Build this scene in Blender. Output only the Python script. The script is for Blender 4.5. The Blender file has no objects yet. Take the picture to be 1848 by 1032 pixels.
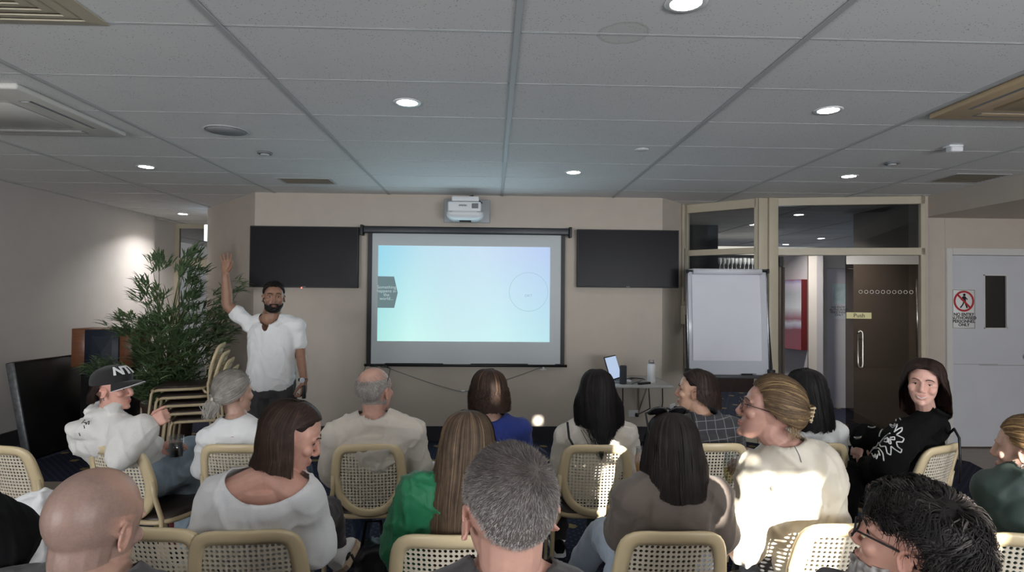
import bpy, bmesh, math, random
import numpy as np
from mathutils import Vector, Matrix, noise
from mathutils.bvhtree import BVHTree
random.seed(7); rng = np.random.default_rng(11)
PI = math.pi
R_ = math.radians
S = bpy.context.scene
COL = S.collection
V = Vector
CAMZ = 1.53; CEIL = 2.613; WALLY = 6.48

# ---------------------------------------------------------------- camera
FOC = 1094.727
_p, _y, _r = 0.018223, 0.032478, 0.0086976
_cy, _sy, _cp, _sp, _cr, _sr = math.cos(_y), math.sin(_y), math.cos(_p), math.sin(_p), math.cos(_r), math.sin(_r)
_RM = np.array([[_cr, -_sr, 0], [_sr, _cr, 0], [0, 0, 1]]) @ np.array([[1, 0, 0], [0, _cp, _sp], [0, -_sp, _cp]]) @ np.array([[_cy, 0, -_sy], [0, 1, 0], [_sy, 0, _cy]])
def P(px, py, Y):
    """place in the room seen at that spot of the photograph, Y metres into the room"""
    w = _RM.T @ np.array([(px - 924) / FOC, (py - 516) / FOC, 1.0])
    s = Y / w[2]
    return V((w[0] * s, Y, CAMZ - w[1] * s))
def PZ(px, py, z):
    w = _RM.T @ np.array([(px - 924) / FOC, (py - 516) / FOC, 1.0])
    s = (CAMZ - z) / w[1]
    return V((w[0] * s, w[2] * s, z))
cam = bpy.data.cameras.new('camera'); camo = bpy.data.objects.new('camera', cam); COL.objects.link(camo)
cam.sensor_width = 36; cam.lens = 36 * FOC / 1848; cam.clip_start = 0.05
def _w(v): return V((v[0], v[2], -v[1]))
_rt, _dn, _fw = _w(_RM[0]), _w(_RM[1]), _w(_RM[2])
camo.matrix_world = Matrix(((_rt.x, -_dn.x, -_fw.x, 0), (_rt.y, -_dn.y, -_fw.y, 0), (_rt.z, -_dn.z, -_fw.z, CAMZ), (0, 0, 0, 1)))
S.camera = camo

# ---------------------------------------------------------------- objects
def tag(o, label=None, cat=None, group=None, kind=None):
    if label: o['label'] = label
    if cat: o['category'] = cat
    if group: o['group'] = group
    if kind: o['kind'] = kind
    return o
def thing(name, label, cat, loc=(0, 0, 0), rotz=0, group=None):
    o = bpy.data.objects.new(name, None); COL.objects.link(o)
    o.empty_display_size = 0.1
    o.location = loc; o.rotation_euler = (0, 0, rotz)
    return tag(o, label, cat, group)
def copy_tree(o, parent=None):
    c = o.copy(); COL.objects.link(c); c.parent = parent
    for ch in list(o.children): copy_tree(ch, c)
    return c
def link_mesh(name, me, mats, parent=None, smooth=True, off=None):
    o = bpy.data.objects.new(name, me); COL.objects.link(o)
    if not isinstance(mats, (list, tuple)): mats = [mats]
    me.materials.clear()
    for m in mats: me.materials.append(m)
    if smooth and len(me.polygons): me.polygons.foreach_set('use_smooth', [True] * len(me.polygons))
    if off is not None: me.transform(Matrix.Translation(-V(off)))
    if parent: o.parent = parent
    return o

class MB:
    """collects shapes; build() links them as one mesh object"""
    def __init__(s): s.v = []; s.f = []; s.m = []; s.sm = []; s.mi = 0
    def add(s, vs, fs, smooth=False):
        b = len(s.v); s.v += [tuple(x) for x in vs]
        for f in fs: s.f.append(tuple(i + b for i in f)); s.m.append(s.mi); s.sm.append(smooth)
        return s
    def box(s, x0, y0, z0, x1, y1, z1, M=None):
        vs = [V((x, y, z)) for z in (z0, z1) for y in (y0, y1) for x in (x0, x1)]
        if M: vs = [M @ v for v in vs]
        return s.add(vs, [(0, 2, 3, 1), (4, 5, 7, 6), (0, 1, 5, 4), (2, 6, 7, 3), (0, 4, 6, 2), (1, 3, 7, 5)])
    def rbox(s, x0, y0, z0, x1, y1, z1, r=0.01, seg=2, M=None):
        bm = bmesh.new()
        bmesh.ops.create_cube(bm, size=1)
        for v in bm.verts: v.co = V((x0 + (v.co.x + .5) * (x1 - x0), y0 + (v.co.y + .5) * (y1 - y0), z0 + (v.co.z + .5) * (z1 - z0)))
        bmesh.ops.bevel(bm, geom=bm.edges[:], offset=r, segments=seg, affect='EDGES', profile=.6)
        return s.bm(bm, M, True)
    def bm(s, bm, M=None, smooth=True):
        bm.verts.ensure_lookup_table(); bm.verts.index_update()
        vs = [(M @ v.co if M else v.co.copy()) for v in bm.verts]
        s.add(vs, [[v.index for v in f.verts] for f in bm.faces], smooth); bm.free(); return s
    def rings(s, rings, closed=True, cap=True, smooth=True):
        n = len(rings[0]); vs = [p for r in rings for p in r]; fs = []
        for i in range(len(rings) - 1):
            for j in range(n if closed else n - 1):
                k = (j + 1) % n
                fs.append((i * n + j, i * n + k, (i + 1) * n + k, (i + 1) * n + j))
        s.add(vs, fs, smooth)
        if cap:
            b = len(s.v) - len(vs)
            s.f.append(tuple(b + i for i in reversed(range(n)))); s.m.append(s.mi); s.sm.append(False)
            e = b + (len(rings) - 1) * n
            s.f.append(tuple(e + i for i in range(n))); s.m.append(s.mi); s.sm.append(False)
        return s
    def tube(s, pts, r, n=10, flat=1.0, up=None, cap=True):
        pts = [V(p) for p in pts]
        rs = r if isinstance(r, (list, tuple)) else [r] * len(pts)
        rg = []; u = None
        for i, p in enumerate(pts):
            t = (pts[min(i + 1, len(pts) - 1)] - pts[max(i - 1, 0)])
            t = t.normalized() if t.length > 1e-9 else V((0, 0, 1))
            if u is None:
                u = V(up) if up else (V((1, 0, 0)) if abs(t.x) < .9 else V((0, 1, 0)))
            u = (u - t * u.dot(t)).normalized(); w = t.cross(u)
            rg.append([p + u * (rs[i] * math.cos(2 * PI * k / n)) + w * (rs[i] * flat * math.sin(2 * PI * k / n)) for k in range(n)])
        return s.rings(rg, True, cap)
    def lathe(s, prof, n=24, c=(0, 0, 0), cap=True):
        c = V(c)
        return s.rings([[c + V((r * math.cos(2 * PI * k / n), r * math.sin(2 * PI * k / n), z)) for k in range(n)] for r, z in prof], True, cap)
    def ball(s, c, r, n=14, M=None, m=10):
        r = V(r) if not isinstance(r, (int, float)) else V((r, r, r)); c = V(c); rg = []
        for i in range(m + 1):
            e = -PI / 2 + PI * (i + .02) / (m + .04)
            rg.append([c + V((r.x * math.cos(e) * math.cos(2 * PI * k / n), r.y * math.cos(e) * math.sin(2 * PI * k / n), r.z * math.sin(e))) for k in range(n)])
        if M: rg = [[M @ p for p in q] for q in rg]
        return s.rings(rg)
    def prism(s, outline, d0, d1, M=None):
        n = len(outline)
        vs = [V((x, d0, z)) for x, z in outline] + [V((x, d1, z)) for x, z in outline]
        if M: vs = [M @ v for v in vs]
        return s.add(vs, [tuple(range(n)), tuple(range(2 * n - 1, n - 1, -1))] + [(i, i + n, (i + 1) % n + n, (i + 1) % n) for i in range(n)])
    def mesh(s, name='m'):
        me = bpy.data.meshes.new(name); me.from_pydata(s.v, [], s.f)
        me.polygons.foreach_set('material_index', s.m); me.polygons.foreach_set('use_smooth', s.sm)
        me.update(); return me
    def build(s, name, mats, parent=None, off=None, bevel=0, fix=True):
        me = s.mesh(name)
        if fix or bevel:
            bm = bmesh.new(); bm.from_mesh(me)
            if bevel: bmesh.ops.bevel(bm, geom=bm.edges[:], offset=bevel, segments=2, affect='EDGES')
            bmesh.ops.recalc_face_normals(bm, faces=bm.faces[:]); bm.to_mesh(me); bm.free()
        o = link_mesh(name, me, mats, parent, False, off)
        return o

def text_obj(name, body, size, mat, M, parent=None, align='CENTER', extrude=0.0008, offset=0.0, bold=0.0, spacing=1.0, line=1.0):
    c = bpy.data.curves.new('t', 'FONT'); c.body = body; c.size = size; c.align_x = align; c.align_y = 'CENTER'
    c.extrude = extrude; c.offset = bold; c.space_character = spacing; c.space_line = line; c.resolution_u = 3
    o = bpy.data.objects.new('t', c); COL.objects.link(o)
    me = bpy.data.meshes.new_from_object(o.evaluated_get(bpy.context.evaluated_depsgraph_get()))
    bpy.data.objects.remove(o); me.name = name
    me.transform(M)
    return link_mesh(name, me, mat, parent, False)
def facing_cam(loc):      # text in XY plane -> stands up on a wall that faces -Y
    return Matrix.Translation(V(loc)) @ Matrix.Rotation(PI / 2, 4, 'X')

# ---------------------------------------------------------------- materials
def srgb(c):
    f = lambda x: x / 12.92 if x <= .04045 else ((x + .055) / 1.055) ** 2.4
    return tuple(f(x / 255.) for x in c)
def mat(name, col, rough=.6, metal=0, noise_amt=0, scale=20, bump=0, bscale=60, spec=.5, emit=None, estr=0, stretch=None, trans=0, alpha=1, attr=None, coat=0, sheen=0, ior=None):
    m = bpy.data.materials.new(name); m.use_nodes = True; nt = m.node_tree; N = nt.nodes; L = nt.links
    b = N['Principled BSDF']
    b.inputs['Base Color'].default_value = (*col, 1); b.inputs['Roughness'].default_value = rough; b.inputs['Metallic'].default_value = metal
    b.inputs['Specular IOR Level'].default_value = spec
    if trans: b.inputs['Transmission Weight'].default_value = trans
    if ior: b.inputs['IOR'].default_value = ior
    if coat: b.inputs['Coat Weight'].default_value = coat
    if sheen: b.inputs['Sheen Weight'].default_value = sheen
    if alpha < 1: b.inputs['Alpha'].default_value = alpha
    if emit: b.inputs['Emission Color'].default_value = (*emit, 1); b.inputs['Emission Strength'].default_value = estr
    tc = N.new('ShaderNodeTexCoord')
    src = tc.outputs['Object']
    if stretch:
        mp = N.new('ShaderNodeMapping'); mp.inputs['Scale'].default_value = stretch; L.new(src, mp.inputs['Vector']); src = mp.outputs['Vector']
    colsock = None
    if attr:
        a = N.new('ShaderNodeAttribute'); a.attribute_name = attr; colsock = a.outputs['Color']
        L.new(colsock, b.inputs['Base Color'])
    if noise_amt:
        n = N.new('ShaderNodeTexNoise'); n.inputs['Scale'].default_value = scale; n.inputs['Detail'].default_value = 4; L.new(src, n.inputs['Vector'])
        mr = N.new('ShaderNodeMapRange'); mr.inputs['From Min'].default_value = .3; mr.inputs['From Max'].default_value = .7
        mr.inputs['To Min'].default_value = 1 - noise_amt; mr.inputs['To Max'].default_value = 1 + noise_amt; L.new(n.outputs['Fac'], mr.inputs['Value'])
        mx = N.new('ShaderNodeVectorMath'); mx.operation = 'SCALE'; L.new(mr.outputs['Result'], mx.inputs['Scale'])
        if colsock: L.new(colsock, mx.inputs[0])
        else: mx.inputs[0].default_value = col
        L.new(mx.outputs['Vector'], b.inputs['Base Color'])
    if bump:
        n2 = N.new('ShaderNodeTexNoise'); n2.inputs['Scale'].default_value = bscale; n2.inputs['Detail'].default_value = 5; L.new(src, n2.inputs['Vector'])
        bp = N.new('ShaderNodeBump'); bp.inputs['Strength'].default_value = bump; bp.inputs['Distance'].default_value = .01
        L.new(n2.outputs['Fac'], bp.inputs['Height']); L.new(bp.outputs['Normal'], b.inputs['Normal'])
    return m
def emis(name, col, strength):
    m = bpy.data.materials.new(name); m.use_nodes = True; nt = m.node_tree
    nt.nodes.clear(); e = nt.nodes.new('ShaderNodeEmission'); e.inputs['Color'].default_value = (*col, 1); e.inputs['Strength'].default_value = strength
    o = nt.nodes.new('ShaderNodeOutputMaterial'); nt.links.new(e.outputs[0], o.inputs[0]); return m

def wall_holes(mb, axis, u0, u1, z0, z1, t0, t1, holes):
    """slab along X (axis 'x', thickness in Y) or Y (axis 'y', thickness in X) with rectangular openings"""
    us = sorted({u0, u1, *[h[0] for h in holes], *[h[1] for h in holes]}); zs = sorted({z0, z1, *[h[2] for h in holes], *[h[3] for h in holes]})
    for i in range(len(us) - 1):
        for j in range(len(zs) - 1):
            cu, cz = (us[i] + us[i + 1]) / 2, (zs[j] + zs[j + 1]) / 2
            if any(h[0] < cu < h[1] and h[2] < cz < h[3] for h in holes): continue
            if axis == 'x': mb.box(us[i], t0, zs[j], us[i + 1], t1, zs[j + 1])
            else: mb.box(t0, us[i], zs[j], t1, us[i + 1], zs[j + 1])
def struct(name, mb, m, parent=None, **k):
    o = mb.build(name, m, parent, **k)
    if not parent: o['kind'] = 'structure'
    return o
# ================================================================ materials of the room
M = {}
M['wall'] = mat('wall_paint', srgb((188, 178, 166)), .75, noise_amt=.03, scale=6, bump=.05, bscale=90)
M['wallw'] = mat('white_paint', srgb((196, 192, 188)), .7, noise_amt=.02, scale=5, bump=.03, bscale=90)
M['lilac'] = mat('foyer_paint', srgb((205, 202, 208)), .7, noise_amt=.02, scale=5)
M['cream'] = mat('cream_frame', srgb((186, 177, 156)), .35, noise_amt=.03, scale=8)
M['doorw'] = mat('door_paint', srgb((196, 197, 202)), .5, noise_amt=.03, scale=3, bump=.03, bscale=40)
M['trimw'] = mat('trim_white', srgb((206, 204, 200)), .45)
M['base'] = mat('skirting_black', srgb((34, 34, 40)), .6, noise_amt=.1, scale=30)
M['black'] = mat('matte_black', srgb((22, 22, 25)), .5)
M['blackg'] = mat('gloss_black', srgb((26, 25, 29)), .32, spec=.12)
M['steel'] = mat('brushed_steel', srgb((190, 184, 176)), .28, metal=1, noise_amt=.05, scale=30, stretch=(1, 1, 40))
M['alu'] = mat('aluminium', srgb((150, 152, 156)), .35, metal=1, noise_amt=.12, scale=40)
M['white'] = mat('white_plastic', srgb((222, 224, 226)), .35)
M['greyp'] = mat('grey_plastic', srgb((120, 122, 124)), .5)
M['paper'] = mat('paper', srgb((214, 216, 224)), .8, noise_amt=.02, scale=4, bump=.02, bscale=5)
M['wb'] = mat('whiteboard', srgb((205, 208, 216)), .15)
M['wood'] = mat('lectern_wood', srgb((118, 74, 50)), .4, noise_amt=.18, scale=7, stretch=(1, 1, 12))
M['navy'] = mat('navy_panel', srgb((20, 30, 44)), .5)
M['tan'] = None
# ceiling tiles: pitted mineral fibre
def ceiling_mat():
    m = mat('ceiling_tile', srgb((224, 224, 222)), .85)
    nt = m.node_tree; N = nt.nodes; L = nt.links; b = N['Principled BSDF']
    tc = N.new('ShaderNodeTexCoord')
    vo = N.new('ShaderNodeTexVoronoi'); vo.inputs['Scale'].default_value = 70; L.new(tc.outputs['Object'], vo.inputs['Vector'])
    n = N.new('ShaderNodeTexNoise'); n.inputs['Scale'].default_value = 14; L.new(tc.outputs['Object'], n.inputs['Vector'])
    ml = N.new('ShaderNodeMath'); ml.operation = 'MULTIPLY_ADD'; ml.inputs[1].default_value = -.28; ml.inputs[2].default_value = .29; L.new(n.outputs['Fac'], ml.inputs[0])
    lt = N.new('ShaderNodeMath'); lt.operation = 'LESS_THAN'; L.new(vo.outputs['Distance'], lt.inputs[0]); L.new(ml.outputs[0], lt.inputs[1])
    n2 = N.new('ShaderNodeTexNoise'); n2.inputs['Scale'].default_value = 1.2; n2.inputs['Detail'].default_value = 3; L.new(tc.outputs['Object'], n2.inputs['Vector'])
    cr = N.new('ShaderNodeValToRGB'); cr.color_ramp.elements[0].color = (*srgb((216, 216, 216)), 1); cr.color_ramp.elements[1].color = (*srgb((230, 230, 228)), 1)
    L.new(n2.outputs['Fac'], cr.inputs['Fac'])
    mx = N.new('ShaderNodeMix'); mx.data_type = 'RGBA'; mx.inputs['B'].default_value = (*srgb((150, 150, 150)), 1)
    L.new(lt.outputs[0], mx.inputs['Factor']); L.new(cr.outputs['Color'], mx.inputs['A'])
    # old ring-shaped water stain on one tile
    ds = N.new('ShaderNodeVectorMath'); ds.operation = 'DISTANCE'; ds.inputs[1].default_value = (.526, 2.45, 2.613); L.new(tc.outputs['Object'], ds.inputs[0])
    sn = N.new('ShaderNodeMath'); sn.operation = 'MULTIPLY_ADD'; sn.inputs[1].default_value = .03; L.new(n.outputs['Fac'], sn.inputs[0]); L.new(ds.outputs['Value'], sn.inputs[2])
    rp = N.new('ShaderNodeValToRGB'); e = rp.color_ramp.elements; e[0].position = 0; e[0].color = (.12,) * 3 + (1,); e[1].position = .125; e[1].color = (0,) * 3 + (1,)
    k = e.new(.105); k.color = (.12,) * 3 + (1,); k = e.new(.115); k.color = (.4,) * 3 + (1,)
    L.new(sn.outputs[0], rp.inputs['Fac'])
    mx2 = N.new('ShaderNodeMix'); mx2.data_type = 'RGBA'; mx2.inputs['B'].default_value = (*srgb((150, 140, 120)), 1)
    L.new(rp.outputs['Color'], mx2.inputs['Factor']); L.new(mx.outputs['Result'], mx2.inputs['A'])
    L.new(mx2.outputs['Result'], b.inputs['Base Color'])
    return m
M['ceil'] = ceiling_mat()
M['tbar'] = mat('ceiling_rail', srgb((182, 184, 184)), .55)
M['gap'] = mat('ceiling_gap', srgb((110, 110, 110)), .9)
def carpet_mat():
    m = mat('navy_carpet', srgb((36, 38, 52)), .95, spec=.1)
    nt = m.node_tree; N = nt.nodes; L = nt.links; b = N['Principled BSDF']
    tc = N.new('ShaderNodeTexCoord')
    def brick(scale, col, cut):
        pass
    # fine dotted weave
    mp = N.new('ShaderNodeMapping'); mp.inputs['Scale'].default_value = (22, 22, 1); mp.inputs['Rotation'].default_value = (0, 0, .785); L.new(tc.outputs['Object'], mp.inputs['Vector'])
    fr = N.new('ShaderNodeVectorMath'); fr.operation = 'FRACTION'; L.new(mp.outputs[0], fr.inputs[0])
    d = N.new('ShaderNodeVectorMath'); d.operation = 'DISTANCE'; d.inputs[1].default_value = (.5, .5, 0); L.new(fr.outputs[0], d.inputs[0])
    l1 = N.new('ShaderNodeMath'); l1.operation = 'LESS_THAN'; l1.inputs[1].default_value = .2; L.new(d.outputs['Value'], l1.inputs[0])
    # gold motifs on a staggered lattice
    mp2 = N.new('ShaderNodeMapping'); mp2.inputs['Scale'].default_value = (2.6, 2.6, 1); mp2.inputs['Rotation'].default_value = (0, 0, .785); L.new(tc.outputs['Object'], mp2.inputs['Vector'])
    fr2 = N.new('ShaderNodeVectorMath'); fr2.operation = 'FRACTION'; L.new(mp2.outputs[0], fr2.inputs[0])
    sb = N.new('ShaderNodeVectorMath'); sb.operation = 'SUBTRACT'; sb.inputs[1].default_value = (.5, .5, 0); L.new(fr2.outputs[0], sb.inputs[0])
    rt = N.new('ShaderNodeMapping'); rt.inputs['Rotation'].default_value = (0, 0, -.785); rt.inputs['Scale'].default_value = (1, 1.2, 0); L.new(sb.outputs[0], rt.inputs['Vector'])
    ln = N.new('ShaderNodeVectorMath'); ln.operation = 'LENGTH'; L.new(rt.outputs[0], ln.inputs[0])
    n = N.new('ShaderNodeTexNoise'); n.inputs['Scale'].default_value = 60; L.new(tc.outputs['Object'], n.inputs['Vector'])
    ma = N.new('ShaderNodeMath'); ma.operation = 'MULTIPLY_ADD'; ma.inputs[1].default_value = .12; ma.inputs[2].default_value = .05; L.new(n.outputs['Fac'], ma.inputs[0])
    l2 = N.new('ShaderNodeMath'); l2.operation = 'LESS_THAN'; L.new(ln.outputs['Value'], l2.inputs[0]); L.new(ma.outputs[0], l2.inputs[1])
    n3 = N.new('ShaderNodeTexNoise'); n3.inputs['Scale'].default_value = 220; L.new(tc.outputs['Object'], n3.inputs['Vector'])
    cr = N.new('ShaderNodeValToRGB'); cr.color_ramp.elements[0].color = (*srgb((30, 32, 46)), 1); cr.color_ramp.elements[1].color = (*srgb((44, 47, 62)), 1); L.new(n3.outputs['Fac'], cr.inputs['Fac'])
    m1 = N.new('ShaderNodeMix'); m1.data_type = 'RGBA'; m1.inputs['B'].default_value = (*srgb((62, 66, 84)), 1); L.new(l1.outputs[0], m1.inputs['Factor']); L.new(cr.outputs[0], m1.inputs['A'])
    m2 = N.new('ShaderNodeMix'); m2.data_type = 'RGBA'; m2.inputs['B'].default_value = (*srgb((128, 112, 76)), 1); L.new(l2.outputs[0], m2.inputs['Factor']); L.new(m1.outputs['Result'], m2.inputs['A'])
    L.new(m2.outputs['Result'], b.inputs['Base Color'])
    bp = N.new('ShaderNodeBump'); bp.inputs['Strength'].default_value = .5; bp.inputs['Distance'].default_value = .004; L.new(n3.outputs['Fac'], bp.inputs['Height']); L.new(bp.outputs[0], b.inputs['Normal'])
    return m
M['carpet'] = carpet_mat()
M['vinyl'] = mat('vinyl_floor', srgb((140, 128, 116)), .4, noise_amt=.08, scale=5, stretch=(1, 8, 1))
def tint_glass(name, tint, base):
    m = bpy.data.materials.new(name); m.use_nodes = True; nt = m.node_tree; nt.nodes.clear(); N = nt.nodes; L = nt.links
    t = N.new('ShaderNodeBsdfTransparent'); t.inputs[0].default_value = (*tint, 1)
    g = N.new('ShaderNodeBsdfGlossy'); g.inputs['Roughness'].default_value = .03; g.inputs['Color'].default_value = (.9, .9, .9, 1)
    fr = N.new('ShaderNodeLayerWeight'); fr.inputs['Blend'].default_value = .5; pw = N.new('ShaderNodeMath'); pw.operation = 'POWER'; pw.inputs[1].default_value = 4; L.new(fr.outputs['Facing'], pw.inputs[0]); ad = N.new('ShaderNodeMath'); ad.operation = 'MULTIPLY_ADD'; ad.inputs[1].default_value = .5; ad.inputs[2].default_value = base; L.new(pw.outputs[0], ad.inputs[0])
    mx = N.new('ShaderNodeMixShader'); L.new(ad.outputs[0], mx.inputs[0]); L.new(t.outputs[0], mx.inputs[1]); L.new(g.outputs[0], mx.inputs[2])
    o = N.new('ShaderNodeOutputMaterial'); L.new(mx.outputs[0], o.inputs[0]); return m
M['glass'] = tint_glass('clear_pane', (.82, .84, .84), .035)
M['dglass'] = tint_glass('smoked_pane', (.50, .47, .44), .045)
M['drink'] = tint_glass('drinking_glass', (.86, .88, .88), .10)
M['lamp'] = emis('downlight_glow', (1, .93, .84), 75)

# ================================================================ shell
b = MB(); b.box(-6.5, -3, -.08, 9, 15, -0.004); struct('floor', b, M['vinyl'])
# carpet laid over the floor (left walkway and right-hand corner stay bare)
b = MB()
outl = [(-4.76, 5.085), (-2.9, 5.085), (-2.9, -2.4), (3.6, -2.4), (4.33, 4.82), (4.56, 5.66), (4.2, 6.3), (9, 6.6), (9, 14.9), (2.3, 14.9), (2.1, 6.75), (1.83, 6.47), (-2.5, 6.47), (-3.5, 7.7), (-4.76, 7.7)]
b.add([V((x, y, -.004)) for x, y in outl] + [V((x, y, 0)) for x, y in outl], [tuple(range(len(outl), 2 * len(outl)))] + [(i, (i + 1) % len(outl), (i + 1) % len(outl) + len(outl), i + len(outl)) for i in range(len(outl))])
o = b.build('carpet', M['carpet']); tag(o, 'navy carpet with small gold motifs covering the middle of the floor', 'carpet', kind='structure')
b = MB(); b.box(-6.5, -3, CEIL, 9, 15, CEIL + .06); struct('ceiling', b, M['ceil'])
# ceiling rails (one grid) – the dark joint on one side of every rail
b = MB(); X0, Y0 = .0919, 2.4578
for k in range(-5, 8):
    x = X0 + 1.2 * k; b.mi = 0; b.box(x - .012, -3, CEIL - .006, x + .012, 15, CEIL + .001); b.mi = 1; b.box(x - .0165, -3, CEIL - .001, x + .0165, 15, CEIL + .001)
for j in range(-9, 20):
    y = Y0 + .6 * j; b.mi = 0; b.box(-6.5, y - .0015, CEIL - .002, 9, y + .0015, CEIL + .001); b.mi = 1; b.box(-6.5, y - .008, CEIL - .001, 9, y + .008, CEIL + .001)
struct('trim_1', b, [M['tbar'], M['gap']])
H = CEIL
b = MB(); b.box(-2.514, WALLY, 0, 1.83, WALLY + .12, H)
struct('wall_front', b, M['wall'])
b = MB(); b.add([V(p) for p in [(-2.514, WALLY, 0), (-3.6, 7.76, 0), (-3.6, 7.9, 0), (-2.514, WALLY + .12, 0), (-2.514, WALLY, H), (-3.6, 7.76, H), (-3.6, 7.9, H), (-2.514, WALLY + .12, H)]], [(0, 1, 2, 3), (7, 6, 5, 4), (0, 4, 5, 1), (1, 5, 6, 2), (2, 6, 7, 3), (3, 7, 4, 0)])
struct('wall_front_left', b, M['wall'])
b = MB(); b.box(-4.89, -3, 0, -4.77, 8.7, H); struct('wall_left', b, M['wallw'])
b = MB(); b.box(-4.98, 8.7, 0, -4.89, 9.6, H); struct('wall_left_recess', b, M['wallw'])
b = MB(); b.add([V(p) for p in [(1.83, WALLY, 0), (2.2, 6.9, 0), (2.2, 7.05, 0), (1.83, WALLY + .12, 0), (1.83, WALLY, H), (2.2, 6.9, H), (2.2, 7.05, H), (1.83, WALLY + .12, H)]], [(3, 2, 1, 0), (4, 5, 6, 7), (1, 5, 4, 0), (2, 6, 5, 1), (3, 7, 6, 2), (0, 4, 7, 3)])
struct('wall_front_right', b, M['wall'])
# skirting
b = MB(); b.box(-2.51, WALLY - .018, 0, 1.826, WALLY, .155); b.add([V((x, y, z)) for z in (0, .155) for x, y in [(1.826, WALLY - .018), (2.205, 6.88), (2.205, 6.9), (1.83, WALLY)]], [(0, 1, 2, 3), (7, 6, 5, 4), (0, 4, 5, 1), (1, 5, 6, 2), (3, 2, 6, 7), (0, 3, 7, 4)])
b.add([V((x, y, z)) for z in (0, .155) for x, y in [(-2.51, WALLY - .018), (-3.58, 7.72), (-3.6, 7.76), (-2.514, WALLY)]], [(3, 2, 1, 0), (4, 5, 6, 7), (1, 5, 4, 0), (2, 6, 5, 1), (7, 6, 2, 3), (4, 7, 3, 0)])
struct('baseboard_front', b, M['base'])
b = MB(); b.box(-4.77, -3, 0, -4.752, 8.7, .155); struct('baseboard_left', b, M['base'])
# corridor end on the far left: glazed partition
def frame_window(name, x0, x1, y, z0, z1, t, m, pane, parent=None, dep=.06, mull=(), trans=()):
    b = MB(); xs = [x0, *mull, x1]; zs = [z0, *trans, z1]
    for x in xs: b.box(x - t / 2 if x not in (x0, x1) else (x0 if x == x0 else x1 - t), y - dep / 2, z0, x + t / 2 if x not in (x0, x1) else (x0 + t if x == x0 else x1), y + dep / 2, z1)
    for z in zs: b.box(x0 + t * .9, y - dep / 2 + .001, z - t / 2 if z not in (z0, z1) else (z0 if z == z0 else z1 - t), x1 - t * .9, y + dep / 2 - .001, z + t / 2 if z not in (z0, z1) else (z0 + t if z == z0 else z1))
    o = b.build(name, m, parent, bevel=.002)
    p = MB(); p.box(x0 + t * .5, y - .004, z0 + t * .5, x1 - t * .5, y + .004, z1 - t * .5); p.build('pane', pane, o)
    return o
o = frame_window('window_1', -4.89, -3.3, 9.5, 2.02, H, .07, M['cream'], M['dglass']); o['kind'] = 'structure'
o = frame_window('window_2', -4.89, -3.3, 9.5, 0, 2.02, .07, M['cream'], M['dglass'], mull=(-4.15, -4.05)); o['kind'] = 'structure'
b = MB(); b.box(-5.2, 11.4, 0, -2, 11.5, H); struct('wall_corridor_end', b, M['wallw'])
b = MB(); b.box(-3.32, 7.85, 0, -3.2, 11.4, H); struct('wall_corridor_right', b, M['wallw'])
# ---------------------------------------------------------------- right-hand side
b = MB(); b.box(4.74, 6.2, 2.08, 8.5, 6.32, H); b.box(4.5, 6.2, 0, 4.737, 6.32, H); b.box(5.86, 6.2, 0, 8.5, 6.32, 2.08)
struct('wall_right_front', b, M['wall'])
b = MB(); b.box(4.5, 4.2, 2.40, 8.5, 6.2, H - .001); b.box(4.5, -3, 2.40, 8.5, 4.2, H - .001)
struct('wall_bulkhead', b, M['wall'])
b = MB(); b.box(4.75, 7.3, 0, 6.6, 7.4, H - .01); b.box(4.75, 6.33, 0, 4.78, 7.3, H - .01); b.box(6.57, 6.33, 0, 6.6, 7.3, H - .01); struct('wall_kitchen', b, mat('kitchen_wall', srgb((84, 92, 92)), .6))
b = MB(); wall_holes(b, 'y', -3, 6.3, 0, H, 8.4, 8.5, []); struct('wall_right', b, M['wallw'])
b = MB(); b.add([V((x, y, z)) for z in (0, H) for x, y in [(4.42, 6.12), (4.5, 6.12), (4.5, 6.3), (4.42, 6.3)]], [(3, 2, 1, 0), (4, 5, 6, 7), (0, 1, 5, 4), (1, 2, 6, 5), (2, 3, 7, 6), (3, 0, 4, 7)])
struct('trim_2', b, M['wall'])
# white door with casing
b = MB(); 
for x0, x1, z0, z1 in [(4.737, 4.80, 0, 2.08), (5.80, 5.863, 0, 2.08), (4.80, 5.80, 2.012, 2.08)]: b.box(x0, 6.17, z0, x1, 6.33, z1)
struct('trim_3', b, M['trimw'], bevel=.004)
b = MB(); wall_holes(b, 'x', 4.804, 5.796, .012, 2.008, 6.2, 6.24, [(5.165, 5.40, 1.25, 1.80)])
door = b.build('door_1', M['doorw']); door['kind'] = 'structure'
b = MB(); b.box(5.165, 6.215, 1.25, 5.40, 6.221, 1.80); b.build('pane', M['dglass'], door)
b = MB()
for x0, x1, z0, z1 in [(5.155, 5.167, 1.24, 1.81), (5.398, 5.41, 1.24, 1.81), (5.155, 5.41, 1.24, 1.252), (5.155, 5.41, 1.798, 1.81)]: b.box(x0, 6.196, z0, x1, 6.2, z1)
b.build('vision_bead', M['trimw'], door)
b = MB(); b.tube([(5.6, 6.2, .95), (5.6, 6.185, .95)], .032, 20); b.tube([(5.6, 6.185, .95), (5.6, 6.15, .95)], .013, 14); b.ball((5.6, 6.13, .95), (.03, .025, .03)); b.build('door_knob', M['steel'], door)
b = MB(); b.box(4.83, 6.1985, .868, 5.3, 6.2, .872); b.box(5.1, 6.198, .858, 5.7, 6.2, .863); b.build('scuff_mark', mat('scuff', srgb((128, 124, 118)), .8), door)
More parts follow.
